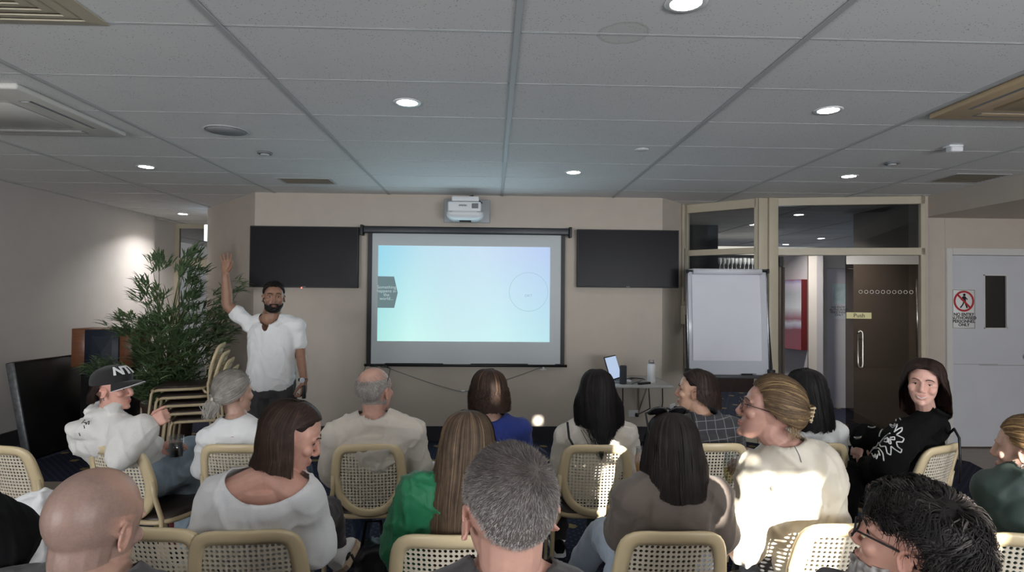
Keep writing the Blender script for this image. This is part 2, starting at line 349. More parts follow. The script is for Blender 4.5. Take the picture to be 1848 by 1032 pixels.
# sign on the door
sg = thing('no_entry_sign', 'white no-entry sign with red crossed circle on the white door', 'sign', (4.935, 6.199, 1.446))
b = MB(); b.rbox(-.125, -.004, -.208, .125, 0, .208, .003, 1); b.build('sign_plate', mat('sign_white', srgb((224, 224, 222)), .4), sg)
b = MB(); ol = .004
for (w, h) in [(.119, .202)]:
    for x0, x1, z0, z1 in [(-w, -w + ol, -h, h), (w - ol, w, -h, h), (-w, w, h - ol, h), (-w, w, -h, -h + ol)]: b.box(x0, -.0048, z0, x1, -.004, z1)
b.build('sign_border', M['black'], sg)
red = mat('sign_red', srgb((176, 44, 48)), .4)
b = MB(); n = 40; cz = .082
for k in range(n):
    a0, a1 = 2 * PI * k / n, 2 * PI * (k + 1) / n
    b.prism([(r * math.cos(a), cz + r * math.sin(a)) for r, a in [(.11, a0), (.11, a1), (.09, a1), (.09, a0)]], -.0065, -.0045)
d = .095 * .7071
b.prism([(-d - .007, cz + d - .007), (-d + .007, cz + d + .007), (d + .007, cz - d + .007), (d - .007, cz - d - .007)], -.0068, -.005)
b.build('prohibition_ring', red, sg)
b = MB()                                                            # walking figure
b.prism([(.005 + .014 * math.cos(2 * PI * k / 14), cz + .066 + .014 * math.sin(2 * PI * k / 14)) for k in range(14)], -.006, -.0042)
for pl in [[(-.012, .05), (.018, .052), (.022, .0), (-.004, -.004)], [(-.012, .05), (-.034, .016), (-.026, .01), (-.004, .034)], [(.016, .05), (.042, .02), (.036, .012), (.014, .034)], [(-.004, -.002), (.010, 0), (-.006, -.038), (-.032, -.072), (-.044, -.066), (-.018, -.034)], [(.006, 0), (.022, 0), (.03, -.036), (.042, -.07), (.028, -.074), (.014, -.036)]]:
    b.prism([(x, z + cz) for x, z in pl], -.0058, -.0042)
b.build('walking_figure', M['black'], sg)
text_obj('sign_text', 'NO ENTRY\nAUTHORISED\nPERSONNEL\nONLY', .044, M['black'], facing_cam((0, -.0045, -.112)), sg, bold=.0012, line=.82)

# ---------------------------------------------------------------- aluminium shopfront between post and right wall (local X along the frame)
A0, A1 = V((3.03, 6.39, 0)), V((4.42, 6.15, 0)); dirA = (A1 - A0).normalized(); angA = math.atan2(dirA.y, dirA.x); LA = (A1 - A0).length
MA = Matrix.Translation(A0) @ Matrix.Rotation(angA, 4, 'Z')
def shop(name, boxes, m, parent=None, bev=.003):
    b = MB()
    for q in boxes: b.box(*q, M=MA)
    return b.build(name, m, parent, bevel=bev)
fr = shop('window_3', [(-.02, -.05, 2.53, LA + .04, .05, H - .004), (-.02, -.05, 2.0, LA + .04, .05, 2.075), (-.02, -.05, 0, .0, .05, H - .004), (LA, -.05, 0, LA + .04, .05, H - .004)], M['cream']); fr['kind'] = 'structure'
shop('pane', [(.0, -.004, 2.075, LA, .004, 2.53)], tint_glass('transom_pane', (.55, .58, .60), .06), fr, 0)
# post
b = MB(); 
b.rbox(2.83, 6.36, 0, 2.93, 6.47, H - .002, .006, 2); b.rbox(2.93, 6.33, 0, 3.03, 6.44, H - .002, .006, 2)
struct('trim_4', b, M['cream'])
# oblique side light
B0, B1 = V((2.22, 6.97, 0)), V((2.84, 6.42, 0)); dB = (B1 - B0).normalized(); angB = math.atan2(dB.y, dB.x); LB = (B1 - B0).length
MBx = Matrix.Translation(B0) @ Matrix.Rotation(angB, 4, 'Z')
b = MB()
for q in [(0, -.04, 0, .055, .04, H), (LB - .02, -.04, 0, LB + .02, .04, H), (.05, -.04, H - .10, LB, .04, H - .003), (.05, -.04, 2.02, LB, .04, 2.085), (.05, -.04, 0, LB, .04, .12)]: b.box(*q, M=MBx)
fr2 = b.build('window_4', M['cream'], bevel=.003); fr2['kind'] = 'structure'
b = MB(); b.box(.05, -.004, .12, LB, .004, 2.02, M=MBx); b.box(.05, -.004, 2.085, LB, .004, H - .1, M=MBx); b.build('pane', M['glass'], fr2)
# right-hand glass leaf, closed
dl = shop('door_2', [(.70, -.022, 1.905, LA - .006, .022, 1.995), (.70, -.022, .01, LA - .006, .022, .11)], M['steel'], bev=.004); dl['kind'] = 'structure'
shop('pane', [(.70, -.006, .1, LA - .006, .006, 1.91)], M['dglass'], dl, 0)
b = MB()
hp = [(.795, -.01, 1.20), (.795, -.055, 1.215), (.795, -.07, 1.18), (.795, -.07, .86), (.795, -.055, .825), (.795, -.01, .84)]
hz = [(.765 + .06 * (i % 1), y, z) for i, (x, y, z) in enumerate(hp)]
pts = [V((.80 + dx, -.05, z)) for dx, z in [(0, 1.18), (.006, 1.20), (.022, 1.212), (.04, 1.20), (.046, 1.18), (.046, .86), (.04, .835), (.022, .825), (.006, .835), (0, .86), (0, 1.18)]]
b.tube([MA @ p for p in pts], .011, 10)
for z in (1.12, .92): b.tube([MA @ V((.846, -.05, z)), MA @ V((.846, 0, z))], .008, 8)
b.build('door_handle', M['steel'], dl)
b = MB(); b.box(.705, -.0085, 1.335, .95, -.0055, 1.40, M=MA); b.build('door_label', mat('label_cream', srgb((226, 216, 160)), .5), dl)
text_obj('label_text', 'Push', .06, M['black'], MA @ Matrix.Translation((.83, -.009, 1.367)) @ Matrix.Rotation(PI / 2, 4, 'X'), dl)
b = MB()
for k in range(10):
    x = .845 + k * .0545; n = 18
    for i in range(n):
        a0, a1 = 2 * PI * i / n, 2 * PI * (i + 1) / n
        b.prism([(x + r * math.cos(a), 1.617 + r * math.sin(a)) for r, a in [(.019, a0), (.019, a1), (.0155, a1), (.0155, a0)]], -.0085, -.0062, MA)
b.build('ring_markings', mat('frosted', srgb((226, 222, 218)), .7), dl)
b = MB(); b.tube([MA @ V((LA - .03, -.03, .95)), MA @ V((LA - .03, -.03, 1.75))], .009, 8); b.build('edge_strip', M['steel'], dl)
# left leaf standing open, seen edge-on (hinge at the post, swung into the foyer)
H0 = MA @ V((.02, .03, 0)); ML = Matrix.Translation(H0) @ Matrix.Rotation(R_(59), 4, 'Z')
b = MB(); b.box(.61, -.022, .1, .66, .022, 1.9, M=ML); b.box(.0, -.02, 1.90, .66, .02, 1.99, M=ML); b.box(.0, -.02, .01, .66, .02, .1, M=ML); b.box(0, -.022, .1, .05, .022, 1.9, M=ML)
d3 = b.build('door_3', mat('bronze_rail', srgb((92, 80, 70)), .45), bevel=.003); d3['kind'] = 'structure'
b = MB(); b.box(.05, -.005, .1, .66, .005, 1.9, M=ML); b.build('pane', M['dglass'], d3)
b = MB(); b.box(-.015, -.06, 1.88, .05, -.022, 1.99, M=ML); b.build('pivot_cover', M['black'], d3, bevel=.004)

# ================================================================ foyer behind the glass
F0 = P(1404, 600, 8.9); F1 = P(1474, 600, 8.1)
def slab(name, a, c, z0, z1, t, m):
    b = MB(); d = (c - a).normalized(); nrm = V((-d.y, d.x, 0)) * t
    b.add([V((p.x, p.y, z)) for z in (z0, z1) for p in (a, c, c + nrm, a + nrm)], [(3, 2, 1, 0), (4, 5, 6, 7), (0, 1, 5, 4), (1, 2, 6, 5), (2, 3, 7, 6), (3, 0, 4, 7)])
    return struct(name, b, m)
slab('wall_foyer', F0, F1, 0, 2.25, .1, M['lilac'])
G1 = V((F1.x + .02, F1.y + .02, 0)); 
slab('wall_foyer_return', V((F1.x, F1.y, 0)), V((F1.x + .6, F1.y + 1.5, 0)), 0, 2.25, .1, M['wallw'])
# door at the end of the foyer with a poster
e0 = P(1478, 600, 8.5); e1 = P(1530, 600, 8.45)
b = MB(); b.box(e0.x, 8.42, 0, e0.x + .07, 8.5, 2.05); b.box(e0.x + .07, 8.42, 1.98, e0.x + 1.2, 8.5, 2.05); b.box(e0.x, 8.44, 2.05, e0.x + 1.3, 8.5, 2.25)
struct('trim_5', b, M['wallw'])
b = MB(); b.box(e0.x + .08, 8.47, 0, e0.x + 1.2, 8.51, 1.975); struct('door_4', b, M['lilac'])
ps = thing('poster', 'pale notice on the grey foyer door behind the open doorway', 'poster', (e0.x + .27, 8.468, 1.52))
b = MB(); b.box(-.10, -.004, -.26, .12, 0, .24); b.build('sheet', M['paper'], ps)
b = MB(); b.box(-.09, -.0055, -.04, .11, -.004, .235); b.build('picture', mat('notice_art', srgb((196, 216, 220)), .5, noise_amt=.2, scale=9), ps)
text_obj('notice_text', 'NO ENTRY\nAUTHORISED\nPERSONNEL\nONLY', .045, M['black'], facing_cam((.0, -.005, -.15)), ps, line=.8)
# big dark lounge wall behind the smoked leaf
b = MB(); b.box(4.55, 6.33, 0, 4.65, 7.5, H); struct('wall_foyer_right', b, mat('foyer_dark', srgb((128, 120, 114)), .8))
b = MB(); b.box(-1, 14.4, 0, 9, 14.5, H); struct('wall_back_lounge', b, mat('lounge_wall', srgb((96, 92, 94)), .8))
# painting
pc = (F0 + F1) / 2; dF = (F1 - F0).normalized(); angF = math.atan2(dF.y, dF.x)
def on_wall(px):
    k = P(px, 600, 1).x; t = (k * F0.y - F0.x) / ((F1.x - F0.x) - k * (F1.y - F0.y)); return F0.lerp(F1, t)
pl, prr = on_wall(1415), on_wall(1458)
pt = thing('painting', 'red and silver abstract canvas on the white foyer wall', 'painting', ((pl.x + prr.x) / 2, (pl.y + prr.y) / 2, .83))
MP = Matrix.Translation(V(((pl.x + prr.x) / 2, (pl.y + prr.y) / 2, 1.33))) @ Matrix.Rotation(angF, 4, 'Z')
wP = (prr - pl).length / 2 * .98
b = MB(); b.box(-wP, -.10, -.5, wP, -.004, .48, M=MP); pt_c = b.build('canvas', mat('canvas_side', srgb((92, 24, 30)), .5), pt, pt.location)
def paint_mat():
    m = mat('abstract', srgb((160, 30, 40)), .18); nt = m.node_tree; N = nt.nodes; L = nt.links; b = N['Principled BSDF']
    tc = N.new('ShaderNodeTexCoord'); sp = N.new('ShaderNodeSeparateXYZ'); L.new(tc.outputs['Object'], sp.inputs[0])
    n = N.new('ShaderNodeTexNoise'); n.inputs['Scale'].default_value = 3; L.new(tc.outputs['Object'], n.inputs['Vector'])
    ma = N.new('ShaderNodeMath'); ma.operation = 'MULTIPLY_ADD'; ma.inputs[1].default_value = .10; L.new(n.outputs['Fac'], ma.inputs[0]); L.new(sp.outputs['Z'], ma.inputs[2])
    mr = N.new('ShaderNodeMapRange'); mr.inputs['From Min'].default_value = .05; mr.inputs['From Max'].default_value = 1.03; L.new(ma.outputs[0], mr.inputs['Value'])
    cr = N.new('ShaderNodeValToRGB'); e = cr.color_ramp.elements
    e[0].position = 0; e[0].color = (*srgb((150, 40, 52)), 1); e[1].position = 1; e[1].color = (*srgb((150, 60, 80)), 1)
    for p, c in [(.28, (120, 20, 30)), (.33, (170, 160, 180)), (.37, (190, 190, 205)), (.42, (140, 70, 84)), (.48, (165, 140, 150)), (.6, (200, 204, 210)), (.8, (170, 172, 180)), (.92, (190, 180, 200)), (.97, (150, 140, 180))]:
        k = e.new(p); k.color = (*srgb(c), 1)
    L.new(mr.outputs[0], cr.inputs[0]); L.new(cr.outputs[0], b.inputs['Base Color']); return m
b = MB(); b.box(-wP + .002, -.104, -.498, wP - .002, -.1, .478, M=MP); b.build('painted_face', paint_mat(), pt, pt.location)
# lounge beyond the side light: dark screen, lit bar back and hanging glasses
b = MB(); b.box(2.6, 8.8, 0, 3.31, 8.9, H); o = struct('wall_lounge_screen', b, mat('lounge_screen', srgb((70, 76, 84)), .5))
br = thing('back_bar', 'lit back bar with glass shelves in the lounge beyond the side window', 'bar', (4.5, 9.9, 0))
b = MB(); b.box(-1.2, 0, 0, 1.2, .5, 1.05); b.build('counter', mat('bar_wood', srgb((60, 48, 44)), .4), br)
b = MB(); b.box(-1.0, .45, 2.30, 1.2, .5, 2.44); b.build('light_panel', emis('bar_light', (1, .92, .8), 1.1), br)
b = MB()
for z in (1.62, 2.0): b.box(-1.2, .1, z, 1.2, .45, z + .02)
b.build('shelf', M['drink'], br)
gm = mat('bar_glass', srgb((150, 152, 156)), .15)
gl0 = None
for k in range(14):
    x = 3.56 + k * .07
    if gl0 is None:
        b = MB(); b.lathe([(.03, 0), (.03, .004), (.006, .012), (.006, .08), (.03, .11), (.036, .16), (.03, .2)], 10); gl0 = b.build('wine_glass', gm)
    g = gl0 if k == 0 else gl0.copy()
    if k: COL.objects.link(g)
    g.location = (x, 10.12, 2.022); tag(g, 'stemmed glass in the row on the back bar shelf', 'glass', 'glasses on the back bar shelf')
# ================================================================ ceiling fittings
def downlight(loc, label, group='ceiling downlights'):
    t = thing('downlight', label, 'ceiling light', loc, 0, group)
    b = MB(); b.lathe([(.058, -.004), (.074, -.006), (.078, -.001), (.078, .001), (.056, .001), (.056, -.003)], 32, cap=False); b.build('bezel', M['white'], t)
    b = MB(); b.lathe([(.0005, -.002), (.057, -.002), (.057, -.0005)], 32); b.build('lamp', M['lamp'], t)
    return t
for (x, y), lb in {(-.485, 3.392): 'round glowing downlight in the ceiling left of the middle rail, above the tall tiles', (1.91, 3.387): 'round glowing downlight in the ceiling near the tan cassette unit on the right',
        (-2.958, 5.251): 'round glowing downlight over the left side, beyond the round speaker grille', (.693, 5.208): 'round glowing downlight just right of the projector, close to the front wall',
        (3.111, 5.193): 'round glowing downlight in front of the glass entrance', (-4.183, 8.309): 'small far downlight in the corridor behind the bamboo', (.699, 2.18): 'nearest large downlight cut by the top of the photo'}.items():
    downlight((x, y, CEIL), lb)
for x, y in [(-2.9, 1.2), (.7, -.6), (3.1, 1.6), (-2.9, -1.2), (3.1, -1.2)]:
    downlight((x, y, CEIL), 'glowing downlight in the ceiling behind the photographer')
for x, y in [(3.9, 7.6), *[tuple(PZ(px, py, CEIL))[:2] for px, py in ((1418, 441), (1482, 430))]]:
    downlight((x, y, CEIL), 'small downlight in the foyer ceiling behind the glass', 'foyer downlights')
# square louvred diffuser, top left corner
t = thing('air_diffuser', 'square white louvred air diffuser in the ceiling at the top left corner', 'vent', (-1.87, 2.16, CEIL))
b = MB(); s = .32
def sq(b, s0, s1, z0, z1):
    for q in range(4):
        Mx = Matrix.Rotation(q * PI / 2, 4, 'Z')
        b.add([Mx @ V(p) for p in [(-s0, s0, z0), (s0, s0, z0), (s1, s1, z1), (-s1, s1, z1), (-s0, s0, z0 + .006), (s0, s0, z0 + .006), (s1, s1, z1 + .006), (-s1, s1, z1 + .006)]], [(0, 1, 2, 3), (7, 6, 5, 4), (0, 4, 5, 1), (2, 6, 7, 3)])
sq(b, .318, .262, -.004, -.014); b.build('outer_frame', M['cream'], t)
for i, (a, c) in enumerate([(.268, .212), (.222, .164), (.174, .116), (.126, .068), (.078, .012)]):
    b = MB(); sq(b, a, c, -.004 - .001 * i, -.017 - .001 * i); b.build('louvre', M['cream'], t)
b = MB(); b.box(-.3, -.3, -.002, .3, .3, .0); b.build('dark_throat', M['black'], t)
# cassette air-conditioners
def cassette(loc, label, face, s=.47, sy=.47):
    t = thing('ceiling_cassette', label, 'air conditioner', loc, 0, 'ceiling cassette units')
    b = MB(); b.rbox(-s, -sy, -.032, s, sy, .0, .012, 2); b.build('panel', face, t)
    b = MB(); b.rbox(-s * .56, -sy * .56, -.040, s * .56, sy * .56, -.03, .006, 1); b.build('intake_grille', face, t)
    for q in range(4):
        Mx = Matrix.Rotation(q * PI / 2, 4, 'Z'); r = s if q % 2 == 0 else sy
        b = MB(); b.box(-s * .58, sy * .70, -.0345, s * .58, sy * .84, -.031, M=Mx); b.build('air_slot', M['greyp'], t)
        b = MB(); b.box(-s * .56, sy * .71, -.0365, s * .56, sy * .80, -.0335, M=Mx); b.build('flap', face, t)
    return t
cassette((-2.93, 3.66, CEIL), 'pale ceiling cassette air conditioner on the left', mat('cassette_plastic', srgb((206, 204, 198)), .5), .47, .47)
cassette((2.99, 2.95, CEIL), 'tan ceiling cassette air conditioner at the right edge', mat('tan_plastic', srgb((196, 172, 136)), .5), .47, .47)
t = thing('ceiling_speaker', 'round flush speaker grille in the ceiling left of the middle', 'speaker', (-1.763, 4.039, CEIL))
b = MB(); b.lathe([(.135, -.001), (.14, -.006), (.13, -.009), (.128, -.006)], 40, cap=False); b.build('rim', M['tbar'], t)
b = MB(); b.lathe([(.001, -.0085), (.129, -.0065), (.129, -.001)], 40); b.build('grille', mat('speaker_mesh', srgb((150, 151, 152)), .8, noise_amt=.1, scale=300), t)
for (x, y), lb in {(-1.737, 4.651): 'smoke detector on the ceiling beyond the round speaker grille', (3.128, 4.644): 'smoke detector on the ceiling right of the glass entrance downlight'}.items():
    t = thing('smoke_detector', lb, 'smoke detector', (x, y, CEIL), 0, 'smoke detectors')
    b = MB(); b.lathe([(.055, 0), (.055, -.012), (.047, -.016)], 24); b.build('base', M['greyp'], t)
    b = MB(); b.lathe([(.034, -.014), (.03, -.022), (.016, -.026), (.001, -.026)], 24); b.build('head', M['tbar'], t)
t = thing('sprinkler_cover', 'small faint round cover plate on the ceiling right of the middle', 'cover plate', (1.079, 4.371, CEIL)); b = MB(); b.lathe([(.05, 0), (.05, -.003), (.001, -.005)], 24); b.build('disc', M['ceil'], t)
for (x, y, w, d), lb in {(-1.76, 5.78, .25, .14): 'brownish rectangular return grille in the ceiling left of the projector', (4.17, 5.19, .24, .19): 'dark return grille in the ceiling beside the bulkhead'}.items():
    t = thing('return_grille', lb, 'vent', (x, y, CEIL), 0, 'return grilles'); 
    b = MB()
    for q in [(-w, -d, -w + .02, d), (w - .02, -d, w, d), (-w + .02, -d, w - .02, -d + .02), (-w + .02, d - .02, w - .02, d)]: b.box(q[0], q[1], -.006, q[2], q[3], .0)
    b.build('frame', M['tbar'], t)
    b = MB(); b.box(-w, -d, -.002, w, d, -.001); b.build('backing', mat('grille_back', srgb((96, 90, 78)), .8), t)
    b = MB()
    for k in range(9):
        y0 = -d + .03 + k * (2 * d - .06) / 8; b.box(-w + .02, y0 - .004, -.006, w - .02, y0 + .004, -.003)
    b.build('slats', mat('grille_slat', srgb((120, 112, 98)), .7), t)
t = thing('motion_sensor', 'white motion sensor under the ceiling at the right', 'sensor', (3.206, 4.114, CEIL))
b = MB(); b.rbox(-.05, -.035, -.014, .05, .035, 0, .006, 2); b.build('base', M['white'], t); b = MB(); b.rbox(-.043, -.045, -.05, .043, .02, -.012, .014, 3); b.build('lens_housing', M['white'], t)
t = thing('exit_light', 'glowing exit light hanging at the end of the left corridor', 'light', (-3.63, 7.95, 2.33))
b = MB(); b.rbox(-.09, -.02, -.11, .02, .02, .10, .008, 2); b.build('glowing_box', emis('exit_glow', (.62, .8, 1), 5), t); b = MB(); b.tube([(0, 0, .1), (0, 0, .283)], .008, 8); b.build('hanger', M['white'], t)

# ================================================================ front wall
def tv(x0, x1, z0, z1, label, stand):
    t = thing('television', label, 'television', ((x0 + x1) / 2, WALLY, (z0 + z1) / 2), 0, 'wall televisions'); w, h = (x1 - x0) / 2, (z1 - z0) / 2
    b = MB(); b.rbox(-w, -.085, -h, w, -.035, h, .005, 2); b.build('cabinet', M['black'], t)
    b = MB(); b.box(-w + .012, -.0872, -h + .016, w - .012, -.0845, h - .012); b.build('screen', M['blackg'], t)
    b = MB(); b.box(-.2, -.035, -.15, .2, -.002, .15); b.build('wall_bracket', M['black'], t)
    b = MB(); b.box(-.02, -.089, -h + .004, .02, -.085, -h + .012); b.build('logo_strip', M['greyp'], t)
    if stand: b = MB(); b.ball((-.02, -.089, -h - .002), .006); b.build('standby_light', emis('standby', (1, .12, .08), 6), t)
    return t
tv(-2.53, -1.406, 1.61, 2.25, 'wide black wall television left of the projection screen', True)
tv(.896, 1.985, 1.641, 2.256, 'wide black wall television right of the projection screen', False)
# projection screen
SX0, SX1 = -1.34, .79
t = thing('projection_screen', 'pull-down projection screen showing a pale turquoise slide', 'projection screen', ((SX0 + SX1) / 2, WALLY, 1.5))
ox = (SX0 + SX1) / 2
L0 = lambda x: x - ox
b = MB(); b.rbox(L0(-1.36), -.10, 2.19 - 1.5, L0(.81), -.02, 2.262 - 1.5, .012, 2); b.build('case', mat('screen_case', srgb((34, 38, 44)), .4), t)
for x in (-1.385, .81): b = MB(); b.rbox(L0(x), -.11, 2.165 - 1.5, L0(x + .026), -.01, 2.275 - 1.5, .004, 2); b.build('end_cap', M['black'], t)
nz, nx = 24, 40
def fab(x0, x1, z0, z1, off, amp=.004):
    b = MB(); vs = []; fs = []
    for i in range(nz + 1):
        z = z1 + (z0 - z1) * i / nz
        for j in range(nx + 1):
            x = x0 + (x1 - x0) * j / nx
            vs.append(V((L0(x), -.045 - off + amp * math.sin(x * 7 + 1) * (i / nz) ** 2, z - 1.5)))
    for i in range(nz):
        for j in range(nx): a = i * (nx + 1) + j; fs.append((a, a + nx + 1, a + nx + 2, a + 1))
    b.add(vs, fs, True); return b
fab(-1.30, .755, .81, 2.2, 0).build('fabric', mat('screen_fabric', srgb((196, 202, 204)), .85), t)
for x0, x1 in ((-1.315, -1.268), (.728, .772)): fab(x0, x1, .81, 2.2, .002).build('black_border', M['black'], t)
fab(-1.315, .772, .80, .825, .002).build('black_border', M['black'], t)
b = MB(); b.tube([(L0(-1.335), -.047, .803 - 1.5), (L0(.80), -.047, .803 - 1.5)], .014, 12); b.build('weight_bar', M['black'], t)
b = MB(); b.tube([(L0(.55), -.05, .79 - 1.5), (L0(.55), -.055, .77 - 1.5)], .012, 8); b.tube([(L0(.52), -.055, .765 - 1.5), (L0(.58), -.055, .765 - 1.5)], .007, 8); b.build('pull_handle', M['white'], t)
# the projected picture: the lit rectangle on the fabric
def slide_mat():
    m = bpy.data.materials.new('slide'); m.use_nodes = True; nt = m.node_tree; nt.nodes.clear(); N = nt.nodes; L = nt.links
    tc = N.new('ShaderNodeTexCoord'); sp = N.new('ShaderNodeSeparateXYZ'); L.new(tc.outputs['Object'], sp.inputs[0])
    def ramp(sock, a, c, cols):
        mr = N.new('ShaderNodeMapRange'); mr.inputs['From Min'].default_value = a; mr.inputs['From Max'].default_value = c; L.new(sock, mr.inputs['Value'])
        cr = N.new('ShaderNodeValToRGB'); e = cr.color_ramp.elements; e[0].position = cols[0][0]; e[0].color = (*srgb(cols[0][1]), 1); e[1].position = cols[-1][0]; e[1].color = (*srgb(cols[-1][1]), 1)
        for p, k in cols[1:-1]: q = e.new(p); q.color = (*srgb(k), 1)
        L.new(mr.outputs[0], cr.inputs[0]); return cr.outputs[0]
    top = ramp(sp.outputs['X'], -.92, .9, [(0, (156, 218, 238)), (.25, (190, 226, 240)), (.6, (203, 226, 244)), (1, (188, 208, 244))])
    bot = ramp(sp.outputs['X'], -.92, .9, [(0, (178, 232, 226)), (.18, (206, 250, 244)), (.4, (206, 240, 242)), (.7, (206, 244, 246)), (1, (188, 230, 238))])
    mr = N.new('ShaderNodeMapRange'); mr.inputs['From Min'].default_value = -.44; mr.inputs['From Max'].default_value = .52; L.new(sp.outputs['Z'], mr.inputs['Value'])
    mx = N.new('ShaderNodeMix'); mx.data_type = 'RGBA'; L.new(mr.outputs[0], mx.inputs['Factor']); L.new(bot, mx.inputs['A']); L.new(top, mx.inputs['B'])
    e = N.new('ShaderNodeEmission'); e.inputs['Strength'].default_value = SLIDE; L.new(mx.outputs['Result'], e.inputs['Color'])
    o = N.new('ShaderNodeOutputMaterial'); L.new(e.outputs[0], o.inputs[0]); return m
SLIDE = 1.0
fab(-1.205, .612, 1.056, 2.063, .003).build('slide_picture', slide_mat(), t)
b = MB(); hexo = [(-1.204, 1.405), (-1.204, 1.737), (-1.035, 1.735), (-.995, 1.565), (-1.03, 1.405)]; b.prism([(L0(x), z - 1.5) for x, z in reversed(hexo)], -.056, -.0545)
b.build('slide_arrow_box', emis('slide_grey', srgb((128, 152, 156)), .72), t)
text_obj('slide_text', 'Something\nhappens in\nthe\nworld...', .047, emis('slide_white', srgb((196, 216, 218)), .85), facing_cam((L0(-1.112), -.0568, .062)), t, extrude=.0002, line=.85)
b = MB(); n = 60
for k in range(n):
    a0, a1 = 2 * PI * k / n, 2 * PI * (k + 1) / n
    b.prism([(L0(.385) + r * math.cos(a), 1.586 - 1.5 + r * math.sin(a)) for r, a in [(.207, a0), (.207, a1), (.203, a1), (.203, a0)]], -.0545, -.053)
b.build('slide_circle', emis('slide_line', srgb((168, 206, 220)), .9), t)
lt = emis('slide_faint', srgb((160, 198, 212)), .9)
text_obj('slide_text', 'DKT', .04, lt, facing_cam((L0(.385), -.054, .045)), t, extrude=.0002)
# cord draped below the screen
b = MB(); pts = []
for k in range(25):
    u = k / 24; x = -1.17 + (.57 + 1.17) * u
    z = .80 - .26 * (1 - abs(2 * u - 1.0) ** 1.15) - .02 * math.sin(u * PI)
    pts.append((x, WALLY - .02, z))
b.tube(pts, .004, 6); o = b.build('pull_cord', M['greyp']); tag(o, 'thin grey cord sagging along the wall below the projection screen', 'cord')
b = MB(); b.rbox(-.02, -.018, -.012, .02, -.001, .012, .004, 1); o = b.build('cord_clip', M['white']); o.location = (.55, WALLY, .745); o.location = (-.30, WALLY, .525); tag(o, 'small white clip holding the cord on the wall below the screen', 'clip')
# projector on its wall plate
t = thing('wall_projector', 'white short-throw projector on a grey wall plate above the screen', 'projector', (-.275, WALLY, 2.44))
b = MB(); b.rbox(-.25, -.02, -.125, .245, 0, .128, .012, 2); b.build('wall_plate', mat('plate_grey', srgb((168, 172, 176)), .4), t)
b = MB(); b.rbox(-.15, -.25, .07, .13, -.02, .125, .012, 2); b.build('mount_arm', M['white'], t)
b = MB(); b.rbox(-.15, -.24, .045, .13, -.03, .075, .004, 1); b.build('mount_slot', M['black'], t)
b = MB(); b.rbox(-.185, -.345, -.05, .155, -.05, .055, .022, 4); b.build('housing', M['white'], t)
b = MB(); rg = []
for z, w, y0 in [(-.048, .19, -.355), (-.07, .192, -.36), (-.095, .182, -.352), (-.118, .155, -.33), (-.128, .12, -.30)]:
    rg.append([V((-.012 + w * (abs(math.cos(a)) ** .4) * (1 if math.cos(a) > 0 else -1), (y0 - .08) / 2 + (-.08 - y0) / 2 * (abs(math.sin(a)) ** .5) * (1 if math.sin(a) > 0 else -1), z)) for a in np.linspace(0, 2 * PI, 40, endpoint=False)])
b.rings(rg); b.build('lower_hood', M['white'], t)
b = MB(); b.rbox(.06, -.354, -.015, .125, -.345, .035, .003, 1); b.build('air_vent', M['greyp'], t)
b = MB(); b.box(-.165, -.345, -.052, .145, -.351, -.047); b.build('housing_seam', M['greyp'], t)
text_obj('brand_lettering', 'EPSON', .026, M['greyp'], facing_cam((-.03, -.3515, .012)), t, bold=.0006)
b = MB(); b.rbox(-.07, -.26, -.134, .05, -.16, -.126, .003, 1); b.build('lens_window', M['blackg'], t)
b = MB(); b.tube([(.02, -.05, .12), (.03, -.08, .15), (.06, -.12, .15), (.12, -.18, .09), (.16, -.2, .06)], .008, 8); b.build('cable', M['black'], t)

# trunking with box on the right-hand return
tr = thing('cable_trunking', 'white vertical cable trunking with switch box beside the right television', 'trunking', (2.17, 6.86, 0))
Mt = Matrix.Rotation(R_(48), 4, 'Z')
b = MB(); b.rbox(-.03, -.03, 1.45, .03, -.002, CEIL - .01, .003, 1, M=Mt); b.build('channel', M['cream'], tr)
b = MB(); b.rbox(-.055, -.06, 1.24, .055, -.002, 1.45, .006, 2, M=Mt); b.build('junction_box', M['cream'], tr)
b = MB(); b.rbox(.01, -.085, 1.36, .075, -.06, 1.45, .004, 1, M=Mt); b.build('switch', M['white'], tr)
b = MB(); b.tube([Mt @ V(p) for p in [(-.02, -.035, 2.1), (-.022, -.035, 1.5)]], .006, 6); b.build('conduit', M['greyp'], tr)
def outlet(loc, rz, label, plug=True):
    t = thing('power_outlet', label, 'outlet', loc, rz, 'power outlets')
    b = MB(); b.rbox(-.058, -.012, -.037, .058, -.0005, .037, .004, 2); b.build('plate', M['white'], t)
    for sx in (-.03, .03):
        b = MB(); b.box(sx - .006, -.0145, .012, sx + .006, -.011, .024); b.build('switch', M['white'], t)
    b = MB(); b.rbox(.012, -.05, -.03, .048, -.012, .008, .008, 2); b.build('plug', M['black'], t)
    return t
outlet((1.525, WALLY, .295), 0, 'white double power outlet on the front wall under the laptop table')
outlet((2.0, 6.675, .33), R_(48), 'white power outlet on the angled wall right of the laptop table')
